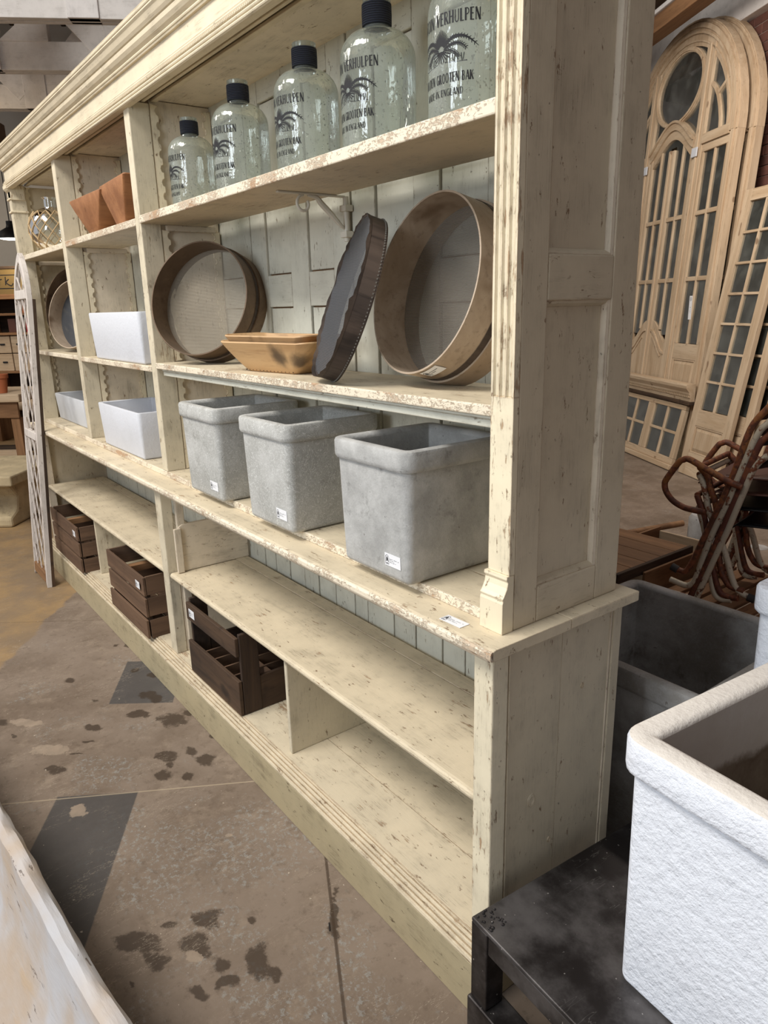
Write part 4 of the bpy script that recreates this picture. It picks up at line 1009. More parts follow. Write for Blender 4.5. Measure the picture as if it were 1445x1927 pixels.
# ---------------------------------------------------------------- sieves
def sieve(name, label, c, az, el, R, depth, ring, mw, mm, mesh_front=False, group='round wooden sieves on the middle shelf', torn=False):
    ax = Vector((math.cos(az)*math.cos(el), math.sin(az)*math.cos(el), math.sin(el)))
    t = thing(name, label, 'sieve', c, 0, group)
    t.rotation_euler = ax.to_track_quat('Z', 'Y').to_euler()
    n = 72; th_ = 0.0045
    part('hoop', lathe(BM(), [(R-th_, 0), (R, 0), (R, -depth), (R-th_, -depth), (R-th_, 0)], n), mw, t, smooth=True)
    zm = -0.006 if mesh_front else -depth+0.004
    if not torn:
        part('wire_mesh', lathe(BM(), [(0, zm), (R-th_, zm)], n), mm, t)
    else:
        bm = BM(); N = 60; ctr = bm.verts.new((0.02, 0, zm-0.02)); vs = []
        for k in range(N):
            a = 2*PI*k/N; r = R+0.001
            vs.append(bm.verts.new((r*math.cos(a), r*math.sin(a), zm + 0.006 + random.uniform(-0.0015, 0.0015))))
        for k in range(N): bm.faces.new((ctr, vs[k], vs[(k+1) % N]))
        part('wire_mesh', bm, mm, t, smooth=True)
        # ragged mesh edge standing a little proud of the rim
        bm = BM(); top = []; bot = []; K = 120; hh = 0.004
        for k in range(K+1):
            a = 2*PI*k/K; hh = min(0.012, max(0.0015, hh + random.uniform(-0.003, 0.003)))
            if k == K: hh = h0
            if k == 0: h0 = hh
            top.append(bm.verts.new(((R+0.002)*math.cos(a), (R+0.002)*math.sin(a), hh))); bot.append(bm.verts.new(((R+0.0005)*math.cos(a), (R+0.0005)*math.sin(a), -0.004)))
        for k in range(K): bm.faces.new((top[k], top[k+1], bot[k+1], bot[k]))
        part('mesh_edge', bm, 'sieve_dark', t)
        bm = BM()
        for k in range(150):
            a = 2*PI*k/150; box(bm, -0.0018, 0.0018, -0.0018, 0.0018, -0.0012, 0.0012, Matrix.Translation(((R+0.0008)*math.cos(a), (R+0.0008)*math.sin(a), -depth+0.006)))
        part('tacks', bm, 'greyc', t, kind='stuff')
    if ring:
        part('retaining_hoop', lathe(BM(), [(R+0.001, -depth+0.012), (R+0.006, -depth+0.012), (R+0.006, -depth-ring), (R+0.001, -depth-ring), (R+0.001, -depth+0.012)], n), mw, t, smooth=True)
        bm = BM()
        lathe(bm, [(R+0.0012, -depth+0.0125), (R+0.0012, -depth+0.03)], n); part('mesh_edge', bm, 'sieve_dark', t, smooth=True)
    # lap joint of the bent wood
    a0 = -2.3
    bm = BM(); P = [((R+0.0012)*math.cos(a0+0.02*k), (R+0.0012)*math.sin(a0+0.02*k)) for k in range(12)]
    for (xa, ya), (xb, yb) in zip(P, P[1:]):
        bm.faces.new([bm.verts.new(q) for q in ((xa, ya, -0.002), (xb, yb, -0.002), (xb, yb, -depth+0.014), (xa, ya, -depth+0.014))])
    part('lap', bm, mw, t)
    return t
def hooplabel(t, R, ang, z0, L, hgt):
    bm = BM(); n = 6; r = R + 0.0016; vs = []
    for k in range(n+1):
        a = ang + (k/n)*L/r; vs.append((bm.verts.new((r*math.cos(a), r*math.sin(a), z0)), bm.verts.new((r*math.cos(a), r*math.sin(a), z0-hgt))))
    for a, b in zip(vs, vs[1:]): bm.faces.new((a[0], a[1], b[1], b[0]))
    c = part('price_label', bm, 'paper', t)
    bm = BM(); r += 0.0006
    f = lambda x, y: (r*math.cos(ang + x/r), r*math.sin(ang + x/r), z0 - hgt + y)
    s = hgt
    stroke(bm, [(0.1*s, 0.15*s), (0.1*s, 0.62*s)] + E_(0.28*s, 0.62*s, 0.18*s, 0.22*s, PI, 0, 6) + [(0.46*s, 0.15*s), (0.1*s, 0.15*s)], 0.04*s, f)
    for a, b in (((0.28, 0.72), (0.19, 0.45)), ((0.28, 0.72), (0.37, 0.45)), ((0.28, 0.55), (0.28, 0.25))): stroke(bm, [(a[0]*s, a[1]*s), (b[0]*s, b[1]*s)], 0.06*s, f)
    for y, e in ((0.62, 0.9), (0.42, 0.5)): stroke(bm, [(0.6*s, y*s), (0.6*s + (L-0.75*s)*e, y*s)], 0.04*s, f, 4)
    part('label_print', bm, 'ink', c)
s3 = sieve('wooden_sieve', 'largest pale bent-wood sieve with fine grey mesh, beside the pilaster', (-0.43, 0.18, 1.652), -1.675, 0.245, 0.2115, 0.098, 0.047, 'sieve_pale', 'mesh_mid')
s1 = sieve('wooden_sieve', 'brown bent-wood sieve seen through fine mesh, left of the nested bowls', (-1.67, 0.15, 1.649), -1.018, 0.255, 0.208, 0.092, 0.04, 'sieve_brown', 'mesh_fine')
s2 = sieve('wooden_sieve', 'blackened shallow sieve with torn wire mesh seen almost edge-on', (-0.70, 0.132, 1.629), -2.013, 0.345, 0.2135, 0.046, 0, 'sieve_dark', 'mesh_dark', True, torn=True)
s4 = sieve('wooden_sieve', 'dark brown sieve leaning in the far left bay, partly behind another', (-3.62, 0.20, 1.644), -1.15, 0.16, 0.222, 0.11, 0, 'sieve_brown', 'mesh_dark')
s5 = sieve('wooden_sieve', 'paler grey sieve in front of the dark one in the far left bay', (-3.44, 0.15, 1.606), -1.15, 0.22, 0.188, 0.085, 0, 'sieve_pale', 'mesh_dark')
hooplabel(s3, 0.2115, math.radians(284), -0.006, 0.060, 0.034)
hooplabel(s1, 0.2003, math.radians(318), -0.006, 0.05, 0.03)
# ---------------------------------------------------------------- wooden bowls
def bowl(label, loc, rz, bw_, bd, tw, td, h, mt, group, lean=0.0, wall=0.008, rk=0.22):
    t = thing('wooden_bowl', label, 'bowl', loc, rz, group, lean=lean)
    def L(o, k, z, dip=0.0):
        w_ = bw_+(tw-bw_)*k+2*o; d_ = bd+(td-bd)*k+2*o
        return [(x, y, z + dip*(2*x/w_)**2) for x, y in rrect(w_, d_, min(w_, d_)*rk)]
    lo = [L(-0.006, 0, 0), L(0, 0.03, 0.006), L(0, 0.35, h*0.35), L(0.002, 0.7, h*0.7, 0.004), L(0, 1, h-0.004, 0.010), L(-0.002, 1, h, 0.010), L(-wall, 1, h-0.001, 0.010), L(-wall, 0.6, h*0.6, 0.003), L(-wall, 0.12, 0.014)]
    part('shell', loft(BM(), lo), mt, t, smooth=True)
    bm = BM()
    for k in range(14): box(bm, -bw_/2+bw_*k/14+0.004, -bw_/2+bw_*k/14+0.0065, -bd/2-0.0015, -bd/2+0.003, 0.004, 0.007)
    part('pegs', bm, 'old_x', t, kind='stuff')
    return t
gb = 'nested wooden trays on the middle shelf'
bowl('lower wooden tray of the nested pair, scorched dark patch on its front', (-1.122, 0.180, 1.4125), 0.12, 0.27, 0.10, 0.47, 0.185, 0.088, 'bowl_scorched', gb)
bowl('upper wooden tray of the nested pair, resting inside the lower one', (-1.132, 0.187, 1.4330), 0.10, 0.24, 0.085, 0.45, 0.172, 0.086, 'bowl', gb)
gs = 'reddish wooden scoops on the top shelf'
bowl('left reddish wooden scoop with a dark cracked corner, on the top shelf', (-2.60, 0.185, 1.9475), 0.02, 0.12, 0.20, 0.46, 0.255, 0.150, 'bowl_red', gs, rk=0.05)
bowl('right taller reddish wooden scoop beside the divider on the top shelf', (-2.215, 0.185, 1.9475), -0.05, 0.13, 0.20, 0.38, 0.25, 0.160, 'bowl_red', gs, rk=0.05)
# netted demijohn and a plain glass decanter, top left bay
def jar(label, loc, R, h, neck, net):
    t = thing('glass_demijohn' if net else 'glass_decanter', label, 'bottle', loc)
    pr = [(0, 0.0)] + [(R*math.sin(PI*k/20)**0.8 if k < 19 else neck, R*0.95*(1-math.cos(PI*k/20))) for k in range(1, 17)]
    zt_ = pr[-1][1]; pr += [(neck, zt_+0.02), (neck, h-0.01), (neck*1.35, h)]
    part('body', lathe(BM(), pr, 28), 'clear', t, smooth=True)
    if net:
        bm = BM(); rows = 6; nc = 12
        def pt(i, j):
            ph = PI*(0.12 + 0.66*i/rows); a = 2*PI*(j + 0.5*(i % 2))/nc
            r = R*math.sin(ph)**0.8 + 0.003; return (r*math.cos(a), r*math.sin(a), R*0.95*(1-math.cos(PI-ph)) if False else R*0.95*(1+math.cos(PI-ph+PI)) if False else R*0.95*(1-math.cos(ph)))
        for i in range(rows):
            for j in range(nc):
                a = pt(i, j)
                for dj in ((0, -1) if i % 2 == 0 else (0, 1)):
                    b = pt(i+1, j+dj); mid = [(p+q)/2*1.015 for p, q in zip(a, b)]; mid[2] = (a[2]+b[2])/2
                    tube(bm, [a, mid, b], 0.0028, 5)
                bmesh.ops.create_icosphere(bm, subdivisions=1, radius=0.0055, matrix=Matrix.Translation(a))
        part('rope_net', bm, 'rope', t, smooth=True, label='knotted natural rope net', kind='stuff')
    return t
jar('round clear glass demijohn in a knotted rope net, top left bay', (-3.64, 0.17, 1.946), 0.125, 0.285, 0.03, True)
jar('slender clear glass decanter behind the netted demijohn', (-3.30, 0.25, 1.946), 0.06, 0.25, 0.016, False)

# ---------------------------------------------------------------- crates on the bottom board
def slat_crate(label, loc, w, d, h, group):
    t = thing('slatted_crate', label, 'crate', loc, 0, group)
    n = 3; g = 0.014; sh = (h - g*(n-1))/n
    for k in range(n):
        z0 = k*(sh+g); z1 = z0+sh
        j = random.uniform(-0.003, 0.003)
        part('slat', B(-w/2, w/2, -d/2+j, -d/2+0.011+j, z0, z1), 'crate_x', t, bevel=0.0015); part('slat', B(-w/2, w/2, d/2-0.011, d/2, z0, z1), 'crate_x', t, bevel=0.0015)
        part('end_slat', B(-w/2+0.001, -w/2+0.012, -d/2+0.015, d/2-0.012, z0, z1), 'crate_y', t, bevel=0.0015); part('end_slat', B(w/2-0.012, w/2-0.001, -d/2+0.015, d/2-0.012, z0+j, z1+j), 'crate_y', t, bevel=0.0015)
    for sx in (-1, 1):
        for sy in (-1, 1):
            x = sx*(w/2-0.024); y = sy*(d/2-0.024); part('corner_post', B(x-0.011, x+0.011, y-0.008, y+0.008, 0.003, h-0.02), 'old_z', t)
    for k in range(4): part('bottom_slat', B(-w/2+0.015, w/2-0.015, -d/2+0.016+k*(d-0.03)/4, -d/2+0.012+(k+1)*(d-0.03)/4-0.006, 0.001, 0.009), 'crate_x', t)
    part('cross_bar', B(-0.02, 0.02, -d/2+0.012, d/2-0.012, h-0.05, h-0.02), 'brown_y', t)
    price_label(t, (w/2-0.085, -d/2-0.0042, h-0.062), (1, 0, 0), (0, 0, 1), 0.052, 0.034)
    return t
slat_crate('dark slatted wooden crate in the far left compartment, farther of the two', (-3.50, 0.105, 0.1815), 0.60, 0.29, 0.27, 'slatted crates in the base')
slat_crate('dark slatted wooden crate beside the middle stile, nearer of the two', (-2.37, 0.105, 0.1815), 0.53, 0.30, 0.293, 'slatted crates in the base')
t = thing('bottle_crate', 'old dark divided bottle crate with handle boards, right of the middle stile', 'crate', (-1.475, 0.145, 0.1815))
w_, d_ = 0.455, 0.31
part('front_board', B(-w_/2, w_/2, -d_/2, -d_/2+0.014, 0.0, 0.138), 'old_x', t, bevel=0.002); part('back_board', B(-w_/2, w_/2, d_/2-0.014, d_/2, 0.0, 0.138), 'old_x', t, bevel=0.002)
part('handle_board', B(-w_/2+0.005, w_/2-0.005, -d_/2+0.001, -d_/2+0.016, 0.232, 0.305), 'old_x', t, bevel=0.003); part('handle_board', B(-w_/2+0.005, w_/2-0.005, d_/2-0.016, d_/2-0.001, 0.232, 0.305), 'old_x', t, bevel=0.003)
for sx in (-1, 1):
    x = sx*(w_/2-0.008)
    part('end_board', B(x-0.007, x+0.007, -d_/2+0.016, d_/2-0.016, 0.0, 0.135), 'old_y', t, bevel=0.002)
    for y in (-d_/2+0.052, d_/2-0.052): part('end_post', B(x-0.0075, x+0.0085, y-0.036, y+0.036, 0.0, 0.318), 'old_z', t, bevel=0.003)
for k in range(1, 5): part('divider', B(-w_/2+0.016+k*(w_-0.03)/5-0.004, -w_/2+0.016+k*(w_-0.03)/5+0.004, -d_/2+0.016, d_/2-0.016, 0.012, 0.115), 'crate_y', t)
part('long_divider', B(-w_/2+0.016, w_/2-0.016, -0.005, 0.005, 0.012, 0.110), 'crate_x', t)
part('crate_floor', B(-w_/2+0.016, w_/2-0.016, -d_/2+0.015, d_/2-0.015, 0.001, 0.011), 'old_x', t)
price_label(t, (-w_/2+0.035, -d_/2+0.0005, 0.252), (1, 0, 0), (0, 0, 1), 0.052, 0.034)
# loose price card on the counter
t = thing('price_card', 'small white price card lying flat on the counter near the corner', 'card', (-0.118, 0.0, 0.9517), 0.03)
price_label(t, (-0.032, -0.015, 0), (1, 0, 0), (0, 1, 0), 0.064, 0.029, 'card')
t = mesh_obj('iron_nail', tube(BM(), [(-0.434, -0.166, 0.002), (-0.412, -0.178, 0.002)], 0.0014, 6), 'ink'); tag(t, 'small dark nail lying on the concrete floor near the saw cut', 'nail')

# ---------------------------------------------------------------- whitewashed trough, lower left foreground
def carved_trough():
    t = thing('carved_trough', 'large whitewashed carved trough filling the lower left corner of the floor', 'trough', (-0.62, -1.115, 0.0), 0.10)
    bm = BM(); N = 44; prof_n = 14; loops = []
    rnd = random.Random(3)
    def prof(s):      # closed section in (y, z), far rim at +y, scaled by s at the ends
        hw = 0.285*s; P = []
        for k in range(9):                   # outside, near rim to far rim, under the belly
            a = PI*k/8; P.append((-hw*1.02*math.cos(a), 0.47 - 0.40*math.sin(a)**0.7))
        P += [(hw*1.03, 0.485), (hw*1.0, 0.500), (hw*0.95, 0.502), (hw*0.90, 0.492)]
        for k in range(1, 8):
            a = PI*k/8; P.append((hw*0.88*math.cos(a), 0.48 - 0.33*math.sin(a)**0.7))
        P += [(-hw*0.90, 0.492), (-hw*0.95, 0.502), (-hw*1.0, 0.500)]
        return P
    L0 = -1.45; L1 = 0.86
    for i in range(N+1):
        x = L0 + (L1-L0)*i/N; e = min(1.0, (i+0.6)/5, (N-i+0.6)/5)
        s = 0.72 + 0.28*math.sin(PI/2*e)
        dz = 0.014*math.sin(3.1*x+0.6) + 0.006*math.sin(9*x) + 0.004*math.sin(23*x)
        loops.append([(x, y + 0.010*math.sin(4.2*x+z*6) + rnd.uniform(-.002, .002), z + dz + rnd.uniform(-.003, .003)) for y, z in prof(s)])
    loft(bm, loops, True, True)
    o = part('shell', bm, 'trough', t, smooth=True)
    for sx in (-1.0, 0.45): part('foot', B(sx, sx+0.12, -0.16, 0.16, 0.0, 0.10), 'brown_y', t, bevel=0.006)
carved_trough()

# ---------------------------------------------------------------- lattice panel leaning at the far end
t = thing('lattice_panel', 'narrow white gothic-arched lattice panel leaning on the far cabinet end', 'panel', (-3.77, -0.166, 0.0), PI/2, lean=0.08)
HW = 0.172; ZS = 1.66; ZP = 1.955
def arch_out(hw, zs, zp, n=10):
    R = ((zp-zs)**2 + hw*hw)/(2*hw); c = R - hw
    a1 = math.asin((zp-zs)/R)
    right = [(-c + R*math.cos(a1*k/n), zs + R*math.sin(a1*k/n)) for k in range(n+1)]
    return right + [(-y, z) for y, z in right[-2::-1]]
outer = arch_out(HW, ZS, ZP); inner = arch_out(HW-0.026, ZS, ZP-0.05)
bm = BM(); A1 = [(HW, 0.0)] + outer + [(-HW, 0.0)]; A2 = [(HW-0.026, 0.03)] + inner + [(-HW+0.026, 0.03)]
v = [[[bm.verts.new((x, y, z)) for y, z in P] for P in (A1, A2)] for x in (0.0, 0.028)]
n = len(A1)
for i in range(n-1):
    bm.faces.new((v[0][0][i], v[0][0][i+1], v[0][1][i+1], v[0][1][i])); bm.faces.new((v[1][0][i], v[1][1][i], v[1][1][i+1], v[1][0][i+1]))
    bm.faces.new((v[0][0][i], v[1][0][i], v[1][0][i+1], v[0][0][i+1])); bm.faces.new((v[0][1][i], v[0][1][i+1], v[1][1][i+1], v[1][1][i]))
bm.faces.new((v[0][0][0], v[0][1][0], v[1][1][0], v[1][0][0])); bm.faces.new((v[0][0][-1], v[1][0][-1], v[1][1][-1], v[0][1][-1]))
part('frame', bm, 'lattice', t, bevel=0.002)
for z, h in ((1.70, 0.05), (0.90, 0.045), (0.03, 0.06)): part('crossbar', B(-0.004, 0.026, -HW+0.027, HW-0.027, z, z+h), 'lattice' if z > 0.1 else 'brown_y', t, bevel=0.003)
def clip(p, q, z0, z1, hw):
    t0, t1 = 0.0, 1.0; dy, dz = q[0]-p[0], q[1]-p[1]
    for pp, qq in ((-dy, p[0]+hw), (dy, hw-p[0]), (-dz, p[1]-z0), (dz, z1-p[1])):
        if abs(pp) < 1e-9: continue
        r = qq/pp
        if pp < 0: t0 = max(t0, r)
        else: t1 = min(t1, r)
    return None if t0 >= t1 else ((p[0]+dy*t0, p[1]+dz*t0), (p[0]+dy*t1, p[1]+dz*t1))
for z0, z1 in ((0.09, 0.90), (0.945, 1.70)):
    for sgn, xo in ((1, 0.006), (-1, 0.0115)):
        for k in range(-4, 9):
            zb = z0 + k*0.20 + (0.05 if z0 < 0.5 else 0.0); r = clip((-0.4*sgn, zb - 0.74), (0.4*sgn, zb + 0.74), z0, z1, HW-0.028)
            if r is None: continue
            (ya, za), (yb, zb2) = r
            if math.hypot(yb-ya, zb2-za) < 0.03: continue
            part('lath', tube(BM(), [(xo, ya, za), (xo, yb, zb2)], (0.003, 0.0062), 4), 'lattice', t)
for sgn, xo in ((1, 0.006), (-1, 0.0115)):
    for y0 in (-0.10, 0.0):
        part('lath', tube(BM(), [(xo, sgn*y0, 1.75), (xo, sgn*(y0+0.09), 1.895 - abs(y0+0.09)*0.8)], (0.003, 0.0062), 4), 'lattice', t)
part('backing_batten', B(0.0285, 0.044, -HW, -HW+0.03, 0.0, 1.70), 'old_z', t)

# ---------------------------------------------------------------- stripped pine doors and windows along the brick wall
def pane(t, y0, y1, z0, z1, x=0.02): part('pane', B(x, x+0.003, y0, y1, z0, z1), 'pane', t)
def raised_panel(t, y0, y1, z0, z1, x=0.012):
    part('panel', B(x+0.004, x+0.02, y0, y1, z0, z1), 'pine_z', t)
    b = 0.045
    bm = BM(); loft(bm, [[(x+0.004, y0+0.012, z0+0.012), (x+0.004, y1-0.012, z0+0.012), (x+0.004, y1-0.012, z1-0.012), (x+0.004, y0+0.012, z1-0.012)],
                         [(x-0.010, y0+b, z0+b), (x-0.010, y1-b, z0+b), (x-0.010, y1-b, z1-b), (x-0.010, y0+b, z1-b)]], True, True)
    part('raised_field', bm, 'pine_z', t)
    for a in ((y0, y0+0.012, z0, z1), (y1-0.012, y1, z0, z1)): part('panel_moulding', B(x-0.008, x+0.01, a[0], a[1], a[2], a[3]), 'pine_z', t, bevel=0.003)
    for a in ((y0+0.0125, y1-0.0125, z0, z0+0.012), (y0+0.0125, y1-0.0125, z1-0.012, z1)): part('panel_moulding', B(x-0.008, x+0.01, *a), 'pine_y', t, bevel=0.003)
def slim_door(label, loc, lean, W=0.65, H=2.53):
    t = thing('glazed_door', label, 'door', loc, ROT, 'slim glazed pine doors', lean=lean)
    part('stile', B(0, 0.042, 0, 0.10, 0, H), 'pine_z', t, bevel=0.003); part('stile', B(0, 0.042, W-0.10, W, 0, H), 'pine_z', t, bevel=0.003)
    for z0, z1 in ((0.0, 0.215), (0.465, 0.615), (2.43, H)): part('rail', B(0.0005, 0.0415, 0.1005, W-0.1005, z0, z1), 'pine_y', t, bevel=0.003)
    raised_panel(t, 0.101, W-0.101, 0.216, 0.464)
    zs = [0.615 + (2.43-0.615)*k/7 for k in range(8)]
    part('muntin', B(0.004, 0.036, W/2-0.011, W/2+0.011, 0.615, 2.43), 'pine_z', t, bevel=0.003)
    for z in zs[1:-1]:
        for y0, y1 in ((0.1005, W/2-0.0115), (W/2+0.0115, W-0.1005)): part('glazing_bar', B(0.004, 0.036, y0, y1, z-0.011, z+0.011), 'pine_y', t, bevel=0.003)
    for a, b in zip(zs, zs[1:]):
        for y0, y1 in ((0.102, W/2-0.012), (W/2+0.012, W-0.102)): pane(t, y0, y1, a+0.008, b-0.008)
    return t
slim_door('slim pine door with fourteen small panes and lower panel, leaning in front at right', bl(3.60, 5.72, 0.006), 0.158)
d2 = slim_door('second slim pine door, only its edge showing behind the first', bl(3.70, 5.60, 0.006), 0.150)
d3 = slim_door('third slim pine door, hindmost of the stack beside the chairs', bl(3.80, 5.50, 0.006), 0.138)

def ringpoly(ri, ro, c, x0, x1, a0=0.0, a1=PI, n=28, ky=1.0, kz=1.0):
    bm = BM(); R = []
    for k in range(n+1):
        a = a0+(a1-a0)*k/n; cs, sn = math.cos(a), math.sin(a)
        R.append([bm.verts.new((x, c[0]+r*cs*ky, c[1]+r*sn*kz)) for r, x in ((ri, x0), (ro, x0), (ro, x1), (ri, x1))])
    closed = abs(a1-a0-2*PI) < 1e-6
    for i, (a, b) in enumerate(zip(R, R[1:])):
        for j in range(4): bm.faces.new((a[j], a[(j+1) % 4], b[(j+1) % 4], b[j]))
    if not closed: bm.faces.new(R[0][::-1]); bm.faces.new(R[-1])
    else: bmesh.ops.remove_doubles(bm, verts=bm.verts, dist=1e-5)
    return bm
def barpoly(pts, wd, x0, x1):
    """flat bar of constant width following points in the door plane"""
    bm = BM(); P = [Vector((0, a, b)) for a, b in pts]; R = []
    for i, p in enumerate(P):
        d = (P[min(i+1, len(P)-1)]-P[max(i-1, 0)]).normalized(); nn = Vector((0, -d.z, d.y))*wd/2
        R.append([bm.verts.new((x, q.y, q.z)) for q, x in ((p+nn, x0), (p-nn, x0), (p-nn, x1), (p+nn, x1))])
    for a, b in zip(R, R[1:]):
        for j in range(4): bm.faces.new((a[j], a[(j+1) % 4], b[(j+1) % 4], b[j]))
    bm.faces.new(R[0][::-1]); bm.faces.new(R[-1]); return bm
def arched_unit(label, loc, lean):
    t = thing('arched_doorway', label, 'doorway', loc, ROT, lean=lean)
    W = 2.30; c = (1.15, 3.02); P = lambda n, b, m='pine_z', **k: part(n, b, m, t, bevel=k.pop('bevel', 0.003), **k)
    for y0 in (0.0, W-0.12): P('jamb', B(0, 0.075, y0, y0+0.12, 0, 3.02))
    P('jamb_moulding', B(-0.02, 0.0, 0.035, 0.075, 0, 3.02)); P('jamb_moulding', B(-0.02, 0.0, W-0.075, W-0.035, 0, 3.02))
    P('arch_head', ringpoly(1.03, 1.15, c, 0, 0.075), bevel=0); P('arch_moulding', ringpoly(1.075, 1.115, c, -0.022, -0.0005), bevel=0); P('arch_moulding', ringpoly(1.03, 1.05, c, -0.012, -0.0005), bevel=0)
    P('arch_frame', ringpoly(0.93, 1.029, c, 0.012, 0.062), bevel=0); P('arch_moulding', ringpoly(0.965, 0.98, c, 0.0, 0.0115), bevel=0); P('arch_moulding', ringpoly(1.128, 1.142, c, -0.010, -0.0005), bevel=0)
    P('boss', B(-0.026, -0.013, 0.60, 0.70, 2.90, 2.985), 'enamel', bevel=0.012); P('boss', B(-0.026, -0.013, W-0.70, W-0.60, 2.90, 2.985), 'enamel', bevel=0.012)
    for y in (0.57, W-0.71):
        P('mullion', B(0.0, 0.06, y, y+0.14, 0, 3.86 if True else 3)); P('mullion_bead', B(-0.014, -0.0005, y+0.055, y+0.085, 0, 3.86))
    # transom bar with the swept centre
    for y0, y1 in ((0.121, 0.569), (W-0.569, W-0.121)):
        P('transom_bar', B(-0.012, 0.06, y0, y1, 3.00, 3.085), 'pine_y'); P('top_rail', B(0.008, 0.055, y0, y1, 2.93, 2.999), 'pine_y')
        P('sidelight_stile', B(0.006, 0.055, y0, y0+0.035, 1.18, 2.929)); P('sidelight_stile', B(0.006, 0.055, y1-0.035, y1, 1.18, 2.929))
        ym = (y0+y1)/2
        P('muntin', B(0.01, 0.05, ym-0.012, ym+0.012, 1.18, 2.929))
        for z in (1.79, 2.39):
            for a, b in ((y0+0.036, ym-0.0125), (ym+0.0125, y1-0.036)): P('glazing_bar', B(0.012, 0.048, a, b, z-0.02, z+0.02), 'pine_y')
        for a, b in ((1.185, 1.772), (1.808, 2.372), (2.408, 2.928)):
            for p, q in ((y0+0.036, ym-0.013), (ym+0.013, y1-0.036)): pane(t, p, q, a, b, 0.028)
        P('lower_rail', B(0.006, 0.055, y0, y1, 1.03, 1.179), 'pine_y'); P('bottom_rail', B(0.006, 0.055, y0, y1, 0.0, 0.18), 'pine_y')
        P('sidelight_stile', B(0.006, 0.055, y0, y0+0.02, 0.18, 1.029)); P('sidelight_stile', B(0.006, 0.055, y1-0.02, y1, 0.18, 1.029))
        raised_panel(t, y0+0.021, y1-0.021, 0.181, 1.028, 0.014)
    hump = [(y, 3.045 + 0.235*max(0.0, math.cos((y-1.15)/0.44*PI/2))**1.2) for y in [0.71 + 0.88*k/20 for k in range(21)]]
    P('swept_transom', barpoly(hump, 0.085, -0.012, 0.06), 'pine_y', bevel=0)
    P('swept_moulding', barpoly([(y, z+0.035) for y, z in hump], 0.022, -0.028, -0.0125), 'pine_y', bevel=0)
    P('swept_rail', barpoly([(y, z-0.085) for y, z in hump], 0.085, 0.008, 0.055), 'pine_y', bevel=0)
    # middle pair of leaves
    for y0, y1 in ((0.711, 1.149), (1.151, 1.589)):
        P('leaf_stile', B(0.004, 0.056, y0, y0+0.055, 0.0, 3.05)); P('leaf_stile', B(0.004, 0.056, y1-0.055, y1, 0.0, 3.05))
        ym = (y0+y1)/2; P('muntin', B(0.01, 0.05, ym-0.012, ym+0.012, 1.30, 3.12))
        for z in (1.79, 2.39):
            for a, b in ((y0+0.056, ym-0.0125), (ym+0.0125, y1-0.056)): P('glazing_bar', B(0.012, 0.048, a, b, z-0.02, z+0.02), 'pine_y')
        for a, b in ((1.25, 1.772), (1.808, 2.372), (2.408, 3.08)):
            for p, q in ((y0+0.056, ym-0.013), (ym+0.013, y1-0.056)): pane(t, p, q, a, b, 0.028)
        P('leaf_rail', B(0.006, 0.055, y0+0.056, y1-0.056, 0.0, 0.18), 'pine_y')
        # panel with swept top edge
        s = 1 if y0 < 1 else -1; pts = []
        for k in range(11):
            u = k/10; y = (y0+0.056) + (y1-y0-0.112)*u; uu = u if s > 0 else 1-u
            pts.append((y, 1.17 + 0.22*(0.5-0.5*math.cos(PI*uu))))
        poly = [(y0+0.056, 0.18), (y1-0.056, 0.18)] + pts[::-1]
        bm = BM(); prism(bm, [(x, z) for x, z in poly], 0.012, 0.046, 'x') if False else loft(bm, [[(0.012, a, b) for a, b in poly], [(0.046, a, b) for a, b in poly]]); P('leaf_panel', bm, bevel=0)
        P('carved_moulding', barpoly([(a, b-0.10) for a, b in pts], 0.022, -0.002, 0.0115), 'pine_y', bevel=0)
        P('carved_moulding', barpoly([(a, b-0.16) for a, b in pts[2:-1]], 0.014, 0.002, 0.0115), 'pine_y', bevel=0)
    P('meeting_bead', B(-0.012, 0.0035, 1.135, 1.165, 0.0, 3.05))
    # lunette
    oc = (1.17, 3.62)
    P('oval_frame', ringpoly(0.94, 1.06, oc, 0.006, 0.054, 0, 2*PI, 40, 0.445, 0.325), bevel=0); P('oval_bead', ringpoly(0.97, 1.03, oc, -0.006, 0.0055, 0, 2*PI, 40, 0.445, 0.325), bevel=0)
    P('link', B(0.006, 0.054, 0.7105, 0.745, 3.60, 3.64)); P('link', B(0.006, 0.054, 1.59, 1.62, 3.60, 3.64))
    for s in (1, -1):
        q = lambda y: y if s > 0 else W-y
        P('curved_bar', barpoly([(q(0.555), 3.51), (q(0.49), 3.46), (q(0.43), 3.385), (q(0.375), 3.28), (q(0.335), 3.17), (q(0.32), 3.085)], 0.032, 0.008, 0.05), bevel=0)
        P('radial_bar', barpoly([(q(0.425), 3.40), (q(0.27), 3.50)], 0.03, 0.008, 0.05), bevel=0)
    bm = BM(); pts = [(0.93*math.cos(PI*k/28), 0.93*math.sin(PI*k/28)) for k in range(29)]
    loft(bm, [[(0.028, c[0]+a, c[1]+0.06+b*0.985) for a, b in pts], [(0.031, c[0]+a, c[1]+0.06+b*0.985) for a, b in pts]]); P('lunette_pane', bm, 'pane', bevel=0)
    return t
arched_unit('tall stripped pine arched doorway with oval fanlight, leaning in front of its twin', bl(3.72, 6.45, 0.004), 0.064)
arched_unit('second arched pine doorway, only its right edge visible behind the first', bl(3.87, 6.40, 0.004), 0.060)

